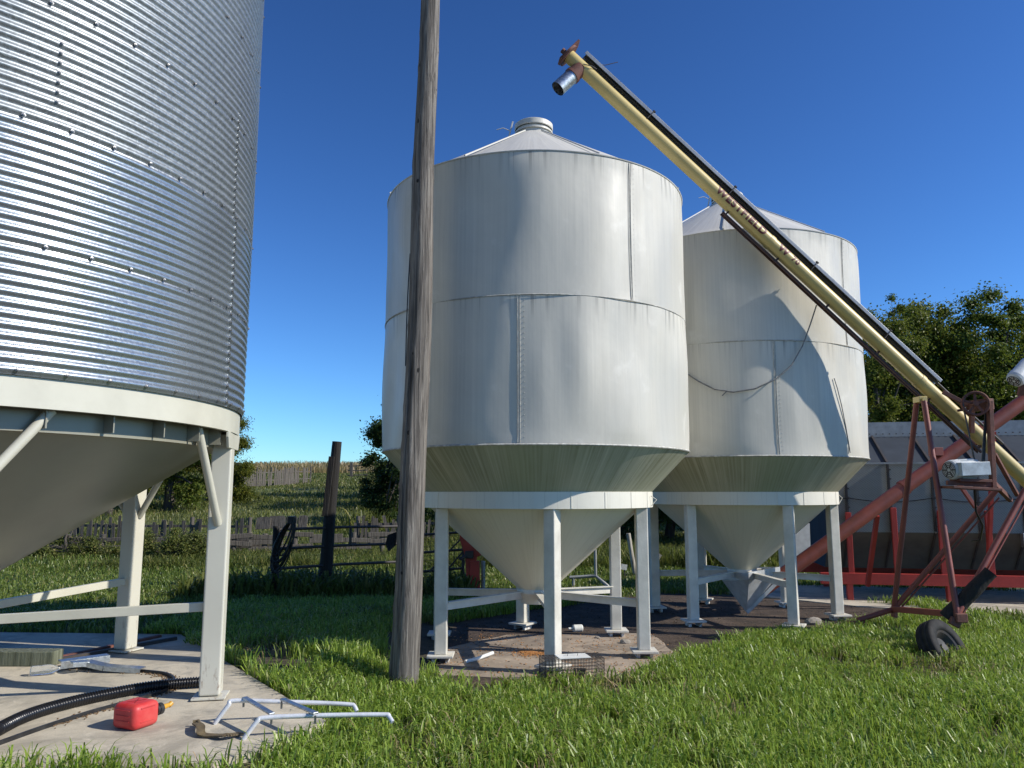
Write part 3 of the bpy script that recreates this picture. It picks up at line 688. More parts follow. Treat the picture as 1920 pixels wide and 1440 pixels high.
# ------------------------------------------------------------------ red auger of the dryer + hopper under the right bin
def red_auger():
    a = P(1500, 1055, 11.55); b = P(1920, 752, 11.55); d = (b - a).normalized(); lo = a - d * .75
    t = thing('red_auger', 'thick red auger tube rising from the hopper to the dryer behind the yellow auger', 'auger', (lo.x, lo.y, 0))
    up = (Vector((0, 0, 1)) - d * d.z).normalized()
    mb = MB(); mb.tube([lo, a, a + d * 2, b, b + d * 1.6], .102, 28)
    for s in (1.9, 3.2): mb.tube([a + d * s, a + d * (s + .05)], .116, 28)
    mb.build('tube', M['red'], t)
    mb = MB(); k = a + d * 2.65; mb.box(k + up * .15, (.12, .2, .12)); mb.beam(k - up * .1, k - up * .6 + Vector((.1, 0, -.2)), .05, .05); mb.build('bracket', M['red'], t, .004)
    for s in (1.35, 3.55):
        k = a + d * s; mb = MB(); mb.beam(k - up * .1, Vector((k.x + .05, k.y + .45, .35)), .06, .05); mb.build('support', M['red_bright'], t)
    # galvanized intake hopper, corner towards the camera
    tip = P(1400, 1148, 11.35); tl = P(1355, 1088, 11.5); tm = P(1404, 1087, 11.0); tr = P(1462, 1076, 11.35); tb_ = P(1410, 1076, 12.0)
    mb = MB()
    up2 = Vector((0, 0, .10))
    mb.add([tl, tm, tr, tb_, tip], [(0, 1, 4), (1, 2, 4), (2, 3, 4), (3, 0, 4)])
    mb.add([tl, tm, tr, tb_, tl + up2, tm + up2, tr + up2, tb_ + up2], [(0, 4, 5, 1), (1, 5, 6, 2), (2, 6, 7, 3), (3, 7, 4, 0)])
    ho = mb.build('intake_hopper', M['tin'], t); sm_ = ho.modifiers.new('thick', 'SOLIDIFY'); sm_.thickness = .008
    mb = MB(); mb.beam(tip, tr + d * .1 - Vector((0, 0, .05)), .05, .05); mb.build('hopper_spine', M['tin'], t)
    # motor on top at the right edge
    mc = P(1912, 702, 11.3); mx = Vector((.72, .25, .62)).normalized(); qq = mx.to_track_quat('Z', 'Y').to_matrix()
    mb = MB(); mb.lathe([(.001, -.17), (.085, -.17), (.115, -.15), (.125, -.11), (.125, -.04), (.115, -.035), (.115, .26), (.05, .28), (.001, .28)], 40)
    mb.v = [tuple(qq @ Vector(k) + mc) for k in mb.v]; mb.uv = [None] * len(mb.f); mo = mb.build('motor', M['motor'], t)
    mb = MB()
    for rr in (.03, .055, .08): mb.lathe([(rr, -.172), (rr + .005, -.176), (rr + .012, -.172)], 30)
    for k in range(6):
        an = 2 * PI * k / 6; mb.beam((.02 * math.cos(an), .02 * math.sin(an), -.173), (.09 * math.cos(an), .09 * math.sin(an), -.173), .012, .006, (0, 0, 1))
    mb.v = [tuple(qq @ Vector(k) + mc) for k in mb.v]; mb.uv = [None] * len(mb.f); mb.build('fan_grille', M['dark_steel'], mo)
    mb = MB(); mb.beam(mc - Vector((.0, 0, .11)), mc + mx * .25 - Vector((0, 0, .12)), .2, .02); mb.beam(mc - Vector((-.05, 0, .11)), mc - Vector((-.05, -.1, .30)), .1, .04); mb.build('motor_mount', M['rust'], t, .004)
red_auger()

# ------------------------------------------------------------------ grain dryer
def dryer():
    # front line of the lower beam, then everything behind it
    f0 = Vector((5.25, 12.95, 0)); f1 = Vector((7.55, 12.52, 0)); u = (f1 - f0).normalized(); bk = Vector((-u.y, u.x, 0)); f1 = f0 + u * 6.5
    z_beam0, z_beam1 = .27, .45; zb, zp0, zp1 = .48, 1.10, 2.22; zr, zr2 = 2.72, 2.98
    t = thing('grain_dryer', 'long grey perforated grain dryer on a red steel frame behind the augers', 'grain dryer', (f0.x, f0.y, 0))
    Lx = 6.5; q = lambda s, o, z: f0 + u * s + bk * o + Vector((0, 0, z))
    def panel(name, o0, z0, o1, z1, mat, s0=0., s1=Lx, ext=0.):
        mb = MB(); a, b, c, d = q(s0, o0, z0), q(s1, o0, z0), q(s1, o1, z1), q(s0, o1, z1); nn = (b - a).cross(d - a).normalized() * -.02
        mb.add([a, b, c, d, a + nn, b + nn, c + nn, d + nn], [(0, 1, 2, 3), (7, 6, 5, 4), (0, 4, 5, 1), (1, 5, 6, 2), (2, 6, 7, 3), (3, 7, 4, 0)],
               uvs=[((0, 0), (s1 - s0, 0), (s1 - s0, z1 - z0), (0, z1 - z0))] * 6)
        return mb.build(name, mat, t)
    panel('lower_panel', .62, zb, .12, zp0 - .003, M['dark_panel']); panel('perforated_panel', .12, zp0, .12, zp1 - .003, M['perf'])
    panel('upper_panel', .12, zp1, .95, zr, M['slate']); panel('ridge_strip', .95, zr + .003, .96, zr2, M['galv_flat'])
    mb = MB(); mb.add([q(0, .62, zb), q(0, .12, zp0), q(0, .12, zp1), q(0, .95, zr2), q(0, 1.3, zr2), q(0, 2.1, zp1), q(0, 2.1, zp0), q(0, 1.6, zb)], [tuple(range(8))]); mb.build('end_panel', M['slate'], t)
    mb = MB(); mb.add([q(0, .96, zr2), q(Lx, .96, zr2), q(Lx, 1.3, zr2), q(0, 1.3, zr2), q(0, 2.1, zp1), q(Lx, 2.1, zp1), q(0, 2.1, zp0), q(Lx, 2.1, zp0), q(0, 1.6, zb), q(Lx, 1.6, zb), q(0, .62, zb), q(Lx, .62, zb)],
        [(0, 1, 2, 3), (3, 2, 5, 4), (4, 5, 7, 6), (6, 7, 9, 8), (8, 9, 11, 10)]); mb.build('back_panel', M['slate'], t)
    mb = MB(); mb.beam(q(-.1, .05, zp1 + .005), q(Lx, .05 + .06, zp1 + .005), .03, .03); mb.build('drip_edge', M['galv_flat'], t)
    for k in range(10):
        s = .30 + .665 * k
        mb = MB(); mb.beam(q(s, .10, zp0 + .02), q(s, .10, zp1 - .0), .035, .03, (u.y, -u.x, 0)); mb.beam(q(s, .10, zp1 + .015), q(s, .93, zr + .012), .035, .03); mb.beam(q(s, .60, zb + .02), q(s, .105, zp0), .03, .03)
        for zz in np.linspace(zp0 + .1, zp1 - .1, 7): mb.box(q(s + .03, .085, zz), (.02, .02, .02))
        mb.build('panel_joint', M['dark_steel'], t)
    for k in range(9):
        s = .29 + .70 * k; h = (1.42, 1.50, 1.46, 1.46, 1.78, 2.3, 1.75, 1.5, 1.5)[k]
        mb = MB(); mb.beam(q(s, .03, z_beam1 - .02), q(s, .03, h), .085, .05, (-bk.x, -bk.y, 0)); mb.build('post', M['red_bright'], t, .006)
    mb = MB(); mb.beam(q(-.2, .02, (z_beam0 + z_beam1) / 2), q(Lx, .02, (z_beam0 + z_beam1) / 2), .09, z_beam1 - z_beam0); mb.build('frame_beam', M['red_bright'], t, .006)
    mb = MB(); mb.beam(q(-.2, 1.9, (z_beam0 + z_beam1) / 2), q(Lx, 1.9, (z_beam0 + z_beam1) / 2), .09, z_beam1 - z_beam0); mb.build('frame_beam', M['red_bright'], t, .006)
    for s in (.25, 1.75, 2.95, 4.4, 5.9):
        for o in (.04, 1.9):
            mb = MB(); mb.beam(q(s, o, .0), q(s, o, z_beam0 + .06), .11, .09, tuple(u)); mb.build('leg', M['red_bright'], t, .005)
    mb = MB(); pts = []
    for s in np.linspace(0, Lx, 60): pts.append(q(s, .06, 1.66 - .07 * abs(math.sin(PI * (s - .3) / 1.33))))
    mb.tube(pts, .008, 6); mb.build('cable', M['black_plastic'], t)
    mb = MB(); mb.box(q(2.9, .02, 1.0), (.09, .08, .22)); mb.box(q(3.0, .0, .98), (.2, .05, .05)); mb.build('valve', M['galv'], t, .006)
    mb = MB()
    for k in range(60):
        s = .05 + k * .11; mb.box(q(s, .93, zr + .05), (.016, .016, .016))
    mb.build('rivet_row', M['dark_steel'], t)
M['slate'] = simple('slate_grey_painted_steel', (.055, .065, .08), (.042, .049, .06), 2.5, .85, .0, bscale=9, spec=.08)
M['dark_panel'] = simple('dark_dusty_panel', (.11, .105, .09), (.075, .072, .062), 4, .6)
M['galv_flat'] = simple('weathered_galvanized_strip', (.34, .35, .35), (.24, .25, .25), 8, .55, .3)
def m_perf():
    t = NT('perforated_galvanized_sheet'); uv = t.coord('UV')
    sp = t.n('ShaderNodeSeparateXYZ'); t.l(uv, sp.inputs[0])
    row = t.math('FLOOR', t.math('DIVIDE', sp.outputs[1], .019)); off = t.math('MULTIPLY', t.math('MODULO', row, 2.), .5)
    fx = t.math('SUBTRACT', t.math('FRACT', t.math('ADD', t.math('DIVIDE', sp.outputs[0], .023), off)), .5)
    fy = t.math('SUBTRACT', t.math('FRACT', t.math('DIVIDE', sp.outputs[1], .019)), .5)
    d = t.math('SQRT', t.math('ADD', t.math('MULTIPLY', fx, fx), t.math('MULTIPLY', fy, fy)))
    hole = t.ramp(d, [(.24, 0.), (.32, 1.)])
    n = t.noise(t.coord('UV', (1.2, .6, 1)), 1, 4)
    c = t.mix(hole, (.07, .07, .07), t.ramp(n, [(.3, (.22, .23, .22)), (.7, (.28, .29, .28))]))
    return t.pbr(c, .5, .25, hole, .3, .004)
M['perf'] = m_perf(); dryer()

# ------------------------------------------------------------------ things on the left slab
def slab_things():
    def smooth(pts, n):
        pts = [Vector(p) for p in pts]; out = []
        for i in range(len(pts) - 1):
            p0, p1, p2, p3 = pts[max(i - 1, 0)], pts[i], pts[i + 1], pts[min(i + 2, len(pts) - 1)]
            for k in range(n):
                t = k / n; out.append(.5 * ((2 * p1) + (p2 - p0) * t + (2 * p0 - 5 * p1 + 4 * p2 - p3) * t * t + (3 * p1 - p0 - 3 * p2 + p3) * t ** 3))
        return out + [pts[-1]]
    # ribbed hose
    pts = smooth([G(-150, 1455, ZS + .045), G(0, 1366, ZS + .045), G(66, 1336, ZS + .045), G(153, 1312, ZS + .045), G(241, 1294, ZS + .045), G(306, 1284, ZS + .045), G(372, 1279, ZS + .045), G(400, 1278, ZS + .045)], 110)
    L = 0; rs = []; pp = [pts[0]]
    for i in range(1, len(pts)):
        pp.append(pts[i])
    acc = 0
    for i, p_ in enumerate(pp):
        if i: acc += (p_ - pp[i - 1]).length
        rs.append(.040 + .0045 * math.sin(2 * PI * acc / .021))
    t = MB().tube(pp, rs, 20); tag(t.build('ribbed_hose', M['black_plastic']), 'thick black ribbed plastic hose curving over the concrete pad', 'hose')
    # black edging strip in a loop
    px = [(-60, 1415), (0, 1393), (87, 1362), (175, 1334), (241, 1316), (304, 1297), (326, 1284), (325, 1272), (311, 1264), (284, 1260), (219, 1255), (109, 1251)]
    st = smooth([G(*p, ZS + .012) for p in px], 14); mb = MB()
    for i in range(len(st) - 1): mb.beam(st[i], st[i + 1] + (st[i + 1] - st[i]) * .05, .016, .03)
    tag(mb.build('edging_strip', M['black_rubber']), 'thin black rubber strip laid in a loop on the concrete under the ribbed hose', 'rubber strip')
    # husks along the strip
    mb = MB(); rr = random.Random(3)
    for i in range(420):
        k = rr.randrange(30, len(st) - 1); p_ = st[k] + Vector((rr.gauss(0, .05), rr.gauss(-.02, .035), 0)); p_.z = ZS + .005
        mb.box(p_, (rr.uniform(.006, .02), rr.uniform(.004, .012), .006), Matrix.Rotation(rr.uniform(0, 3), 3, 'Z'))
    tag(mb.build('husk_litter', M['husk']), 'brown chaff and husks lying along the black rubber strip', 'husks', kind='stuff')
    # timber
    a, b = G(-150, 1250, ZS), G(97, 1250, ZS); mb = MB(); mb.beam(a + Vector((0, .09, .065)), b + Vector((0, .09, .065)), .18, .13)
    tag(mb.build('timber', M['green_beam'], None, .008), 'weathered greenish timber beam lying at the left edge of the pad', 'timber')
    # plastic bottle
    c = G(82, 1256, ZS + .045); dx = Vector((.95, .25, .05)).normalized(); mb = MB(); q = dx.to_track_quat('Z', 'Y').to_matrix()
    mb.lathe([(.001, -.10), (.035, -.10), (.042, -.09), (.042, -.03), (.038, -.02), (.042, -.01), (.042, .05), (.03, .09), (.014, .115), (.014, .135), (.001, .135)], 24, sharp=False)
    mb.v = [tuple(q @ Vector(k) + c) for k in mb.v]; mb.uv = [None] * len(mb.f)
    tag(mb.build('plastic_bottle', M['clear']), 'crumpled clear plastic bottle lying against the timber end', 'bottle')
    # sheet-metal strips
    def strip(px_, wd, name, label, z0=ZS + .02, mat='galv', th=.012, lip=.035):
        pts = [G(*p[:2], z0 + (p[2] if len(p) > 2 else 0)) for p in px_]; mb = MB()
        for i in range(len(pts) - 1):
            mb.beam(pts[i], pts[i + 1], wd, th); d = (pts[i + 1] - pts[i]).normalized(); s_ = Vector((-d.y, d.x, 0)) * wd / 2
            mb.beam(pts[i] - s_ - Vector((0, 0, lip / 2)), pts[i + 1] - s_ - Vector((0, 0, lip / 2)), .006, lip)
        return tag(mb.build(name, M[mat]), label, 'metal strip')
    strip([(134, 1242, .06), (165, 1240, .05), (200, 1248, .02), (268, 1253, .0)], .10, 'metal_chute', 'bent galvanized sheet metal strip lying in front of the timber', z0=ZS + .035)
    strip([(112, 1240, .03), (203, 1228, .03)], .11, 'metal_channel', 'short galvanized channel with a bright end, behind the bent strip', z0=ZS + .05, lip=.06)
    strip([(112, 1231), (300, 1191)], .05, 'angle_iron', 'long rusty angle iron lying across the pad behind the leg', mat='rust')
    strip([(112, 1236), (330, 1196)], .04, 'flat_bar', 'dark flat steel bar lying along the angle iron on the pad', mat='dark_steel', th=.03)
    # strap
    mb = MB(); pts = smooth([G(368, 1356, ZS + .03), G(376, 1362, ZS + .05), G(378, 1376, ZS + .02), G(400, 1379, ZS + .015), G(425, 1378, ZS + .03), G(452, 1375, ZS + .012)], 8)
    for i in range(len(pts) - 1): mb.beam(pts[i], pts[i + 1], .055, .010)
    mb.tube([G(362, 1354, ZS + .03), G(372, 1352, ZS + .035), G(374, 1358, ZS + .03)], .012, 8)
    tag(mb.build('strap', M['strap']), 'muddy brown webbing strap lying on the pad before the white tube frame', 'strap')
    # white tube frame
    yn, yf = G(456, 1387, ZS).y, G(402, 1358, ZS).y
    t = thing('tube_frame', 'white bent tube frame with two cross bars lying at the pad corner', 'tube frame', G(456, 1387, ZS))
    near = smooth([P(456, 1387, yn), P(482, 1353, yn + .03), P(497, 1346, yn + .05), P(580, 1342, yn + .12), P(715, 1340, yn + .22), P(728, 1343, yn + .22), P(736, 1354, yn + .2)], 8)
    far = smooth([P(402, 1358, yf), P(428, 1323, yf + .03), P(440, 1314, yf + .05), P(530, 1316, yf + .12), P(600, 1318, yf + .18), P(655, 1321, yf + .22), P(664, 1324, yf + .22), P(669, 1334, yf + .2)], 8)
    for k in (near, far): MB().tube(k, .0155, 12).build('tube', M['alu'], t)
    for (a, b) in (((458, 1311), (510, 1342)), ((529, 1314), (592, 1341))):
        mb = MB(); mb.beam(P(*a, yf + .08) + Vector((0, 0, .012)), P(*b, yn + .08) + Vector((0, 0, .012)), .04, .012); bb = mb.build('cross_bar', M['galv'], t, .003)
        for e, yy in ((a, yf + .08), (b, yn + .08)):
            mb = MB(); mb.box(P(*e, yy) + Vector((0, -.01, -.025)), (.012, .012, .05)); mb.build('bolt', M['bolt'], bb)
    # fuel can
    o = G(251, 1374, ZS); xa = G(301, 1357, ZS) - o; ya = G(215, 1364, ZS) - o; lx, ly = xa.length * .98, min(ya.length, .26); xa.normalize(); ya = Vector((-xa.y, xa.x, 0)); H_ = .168
    t = thing('fuel_can', 'red plastic fuel can lying on its side on the concrete pad', 'fuel can', o)
    Mx = Matrix((xa, ya, Vector((0, 0, 1)))).transposed()
    bm = bmesh.new(); bmesh.ops.create_cube(bm, size=1)
    for v in bm.verts:
        k = Vector(((v.co.x) * lx, v.co.y * ly, v.co.z * H_)); v.co = Mx @ k + xa * lx / 2 + ya * ly / 2 + Vector((0, 0, H_ / 2))
    bmesh.ops.bevel(bm, geom=bm.edges[:], offset=.042, segments=5, affect='EDGES', profile=.5)
    me = bpy.data.meshes.new('body'); bm.to_mesh(me); bm.free(); me.materials.append(M['can_red']); me.polygons.foreach_set('use_smooth', [True] * len(me.polygons))
    bo = bpy.data.objects.new('body', me); COL.objects.link(bo); bo.parent = t; OFF[bo] = Vector(o)
    cc = o + xa * lx / 2 + ya * ly / 2
    mb = MB()                                               # moulded ribs and the cross on the upper side
    for (a, b) in (((-.05, -.035), (.05, .035)), ((-.05, .035), (.05, -.035))): mb.beam(cc + xa * a[0] + ya * a[1] + Vector((0, 0, H_ + .0005)), cc + xa * b[0] + ya * b[1] + Vector((0, 0, H_ + .0005)), .006, .004)
    mb.build('cross_mark', M['can_mark'], bo)
    mb = MB()
    for zz in (.06, .095, .13): mb.beam(o - xa * .001 + ya * .05 + Vector((0, 0, zz)), o - xa * .001 + ya * (ly - .05) + Vector((0, 0, zz)), .006, .005)
    for zz in (.05, .14): mb.beam(o - ya * .001 + xa * .05 + Vector((0, 0, zz)), o - ya * .001 + xa * (lx - .05) + Vector((0, 0, zz)), .006, .005)
    mb.build('rib', M['can_red'], bo)
    e0 = o + xa * (lx - .004) + ya * ly * .22 + Vector((0, 0, H_ * .52))
    mb = MB(); mb.tube([e0, e0 + xa * .045], .036, 20); mb.tube([e0 + xa * .02, e0 + xa * .05], .040, 20); mb.build('cap', M['black_rubber'], t, .003)
    mb = MB(); mb.tube([e0 + xa * .045, e0 + xa * .09 + Vector((0, 0, .004)), e0 + xa * .14 + Vector((0, 0, .006))], [.02, .018, .013], 14); mb.tube([e0 + xa * .12, e0 + xa * .145 + Vector((0, 0, .014))], .017, 12); mb.build('spout', M['spout'], t)
M['husk'] = simple('chaff_husks', (.22, .14, .07), (.10, .06, .03), 60, .9)
M['can_mark'] = simple('can_cross', (.28, .01, .012), None, 10, .5)
def m_clear():
    t = NT('clear_plastic'); b = t.n('ShaderNodeBsdfPrincipled'); b.inputs['Transmission Weight'].default_value = .85; b.inputs['Roughness'].default_value = .12; b.inputs['IOR'].default_value = 1.3
    b.inputs['Base Color'].default_value = (.85, .87, .86, 1); t.l(b.outputs[0], t.out.inputs[0]); return t.m
M['clear'] = m_clear(); slab_things()

# ------------------------------------------------------------------ small things under the bins
def bin_things():
    # wire cage
    o = P(1024, 1268, 7.36); o.z = .012; xa = Vector((.97, .22, 0)).normalized(); ya = Vector((-.22, .97, 0)); lx, ly, hz = .56, .24, .21
    t = thing('wire_cage', 'wire mesh live trap cage with a white lid beside the front leg', 'cage', o)
    mb = MB(); K = lambda a, b, c: o + xa * a + ya * b + Vector((0, 0, c)); r = .0022
    for a in np.linspace(0, lx, 19):
        for b in (0, ly): mb.tube([K(a, b, 0), K(a, b, hz)], r, 4, False)
        for c in (0, hz): mb.tube([K(a, 0, c), K(a, ly, c)], r, 4, False)
    for c in np.linspace(0, hz, 8):
        for b in (0, ly): mb.tube([K(0, b, c), K(lx, b, c)], r, 4, False)
        for a in (0, lx): mb.tube([K(a, 0, c), K(a, ly, c)], r, 4, False)
    for b in np.linspace(0, ly, 9):
        for a in (0, lx): mb.tube([K(a, b, 0), K(a, b, hz)], r, 4, False)
        for c in (0, hz): mb.tube([K(0, b, c), K(lx, b, c)], r, 4, False)
    for a in (0, lx):
        for b in (0, ly): mb.tube([K(a, b, 0), K(a, b, hz)], .004, 5)
    mb.build('mesh', M['dark_steel'], t)
    mb = MB(); mb.box(K(.29, .12, hz + .006), (.30, .19, .006), Matrix((xa, ya, Vector((0, 0, 1)))).transposed()); ld = mb.build('lid', M['white_plastic'], t)
    mb = MB(); mb.tube([K(.24, .12, hz + .01), K(.24, .12, hz + .04), K(.34, .12, hz + .04), K(.34, .12, hz + .01)], .003, 6); mb.build('handle', M['dark_steel'], ld)
    mb = MB(); mb.box(K(.36, .13, .06), (.12, .004, .1), Matrix.Rotation(.4, 3, 'X')); mb.build('trip_plate', M['galv'], t)
    mb = MB(); mb.tube([G(872, 1241, .02), G(898, 1234, .03), G(924, 1224, .05)], .019, 10); tag(mb.build('white_pipe', M['white_plastic']), 'short bent white plastic pipe lying by the left front leg of the bin', 'pipe')
    c = G(1083, 1178, .045); mb = MB(); dx = Vector((1, .25, 0)).normalized(); q = dx.to_track_quat('Z', 'Y').to_matrix()
    mb.lathe([(.001, -.06), (.04, -.06), (.046, -.05), (.046, .05), (.04, .062), (.001, .062)], 24); mb.tube([(0, 0, -.06), (0, 0, -.12)], .014, 10); mb.v = [tuple(q @ Vector(k) + c) for k in mb.v]; mb.uv = [None] * len(mb.f)
    tag(mb.build('plastic_jar', M['white_plastic']), 'white plastic jar lying on the dirt under the bin', 'jar')
    rr = random.Random(5)
    for i, (x, y, s) in enumerate(((1172, 1204, .05), (1205 + 320, 1166, .09), (1120, 1196, .03))):
        bm = bmesh.new(); bmesh.ops.create_icosphere(bm, subdivisions=2, radius=s)
        for v in bm.verts: v.co = Vector((v.co.x * 1.3, v.co.y, v.co.z * .7)) * rr.uniform(.88, 1.1)
        me = bpy.data.meshes.new('stone'); bm.to_mesh(me); bm.free(); me.materials.append(M['stone']); o = bpy.data.objects.new('stone', me); COL.objects.link(o); o.location = G(x, y, s * .4)
        tag(o, ('pale rounded stone beside the right back leg of the near bin', 'larger grey stone in the dirt between the legs of the far bin', 'smallest stone on the dirt under the near bin')[i], 'stone', 'stones under the bins')
    mb = MB(); c = G(1002, 1224, .012)
    for i in range(900):
        a = rr.uniform(0, 2 * PI); q_ = abs(rr.gauss(0, .5)); p_ = c + Vector((.22 * q_ * math.cos(a) - .02, .20 * q_ * math.sin(a), .012 * max(0, 1 - q_) + .003))
        mb.box(p_, (.010, .007, .006), Matrix.Rotation(rr.uniform(0, 3), 3, 'Z'))
    for i in range(500):
        p_ = Vector((rr.uniform(-.8, 1.8), rr.uniform(7.7, 9.9), .013)); mb.box(p_, (.012, .008, .005), Matrix.Rotation(rr.uniform(0, 3), 3, 'Z'))
    tag(mb.build('spilled_corn', M['corn']), 'spilled orange corn kernels on the concrete under the near bin', 'corn', kind='stuff')
    mb = MB()
    for i in range(2600):
        a, b = rr.uniform(-1.3, 5.6), rr.uniform(7.4, 13)
        if not inpoly(np.array([a]), np.array([b]), DIRT)[0] or rr.random() > .25 + .75 * (float(snoise(a, b, 9, 3, 1.6)) > .05): continue
        mb.box((a, b, .012), (rr.uniform(.008, .03), rr.uniform(.004, .010), rr.uniform(.003, .010)), Matrix.Rotation(rr.uniform(0, 3), 3, 'Z'))
    tag(mb.build('dirt_litter', M['litter']), 'dark crumbs, straw and litter scattered over the dirt under the bins', 'litter', kind='stuff')
    # cables on the far bin
    def onbin(x, y, off):
        d = ray(x, y); c = np.array(C2[:2]); R = 1.765 + off; a = d[0] ** 2 + d[1] ** 2; b = -2 * (d[:2] @ c); e = c @ c - R * R
        return Vector(np.array([0, 0, EYE]) + d * (-b - math.sqrt(max(b * b - 4 * a * e, 0))) / (2 * a))
    pts = [onbin(*p, .05) for p in ((1284, 698), (1310, 715), (1340, 730), (1375, 735), (1415, 729), (1455, 711), (1484, 685), (1505, 648), (1520, 606))] + [P(1531, 572, 9.55)]
    MBt = MB(); MBt.tube(pts, .009, 8); MBt.tube([onbin(1362, 734, .05), onbin(1354, 742, .05)], .008, 6)
    tag(MBt.build('loose_cable', M['cable']), 'grey cable sagging from the yellow auger across the far bin', 'cable')
    mb = MB(); mb.tube([onbin(*p, .02) for p in ((1564, 709), (1570, 728), (1578, 760), (1586, 800), (1592, 835), (1594, 849))], .006, 6)
    tag(mb.build('thin_cable', M['cable']), 'thin cable hanging down the right side of the far bin', 'cable')
    mb = MB(); mb.beam(P(1505, 1046, 12.9), P(1503, 980, 13.0), .26, .02, (0, 1, 0)); tag(mb.build('metal_sheet', M['galv_flat']), 'pale metal sheet standing upright behind the right leg of the far bin', 'metal sheet')
    a, b = P(1782, 1152, 9.0), P(1858, 1072, 8.85); a = a - (b - a) * .10; mb = MB(); n = 14; pts = [a + (b - a) * k / n for k in range(n + 1)]
    mb.tube(pts, [.088 + .004 * math.sin(k * .9) - .001 * k for k in range(n + 1)], 16)
    tag(mb.build('wooden_post', M['dark_wood']), 'dark weathered wooden post leaning up against the auger frame', 'post')
M['litter'] = simple('dirt_litter', (.10, .07, .045), (.03, .02, .014), 30, .95)
M['cable'] = simple('grey_cable', (.22, .22, .21), (.12, .12, .12), 20, .6)
def inpoly(x, y, poly):
    r = np.zeros(len(x), bool); n = len(poly)
    for i in range(n):
        (x0, y0), (x1, y1) = poly[i], poly[(i + 1) % n]
        c = ((y0 > y) != (y1 > y)); r ^= c & (x < (x1 - x0) * (y - y0) / ((y1 - y0) or 1e-9) + x0)
    return r
bin_things()

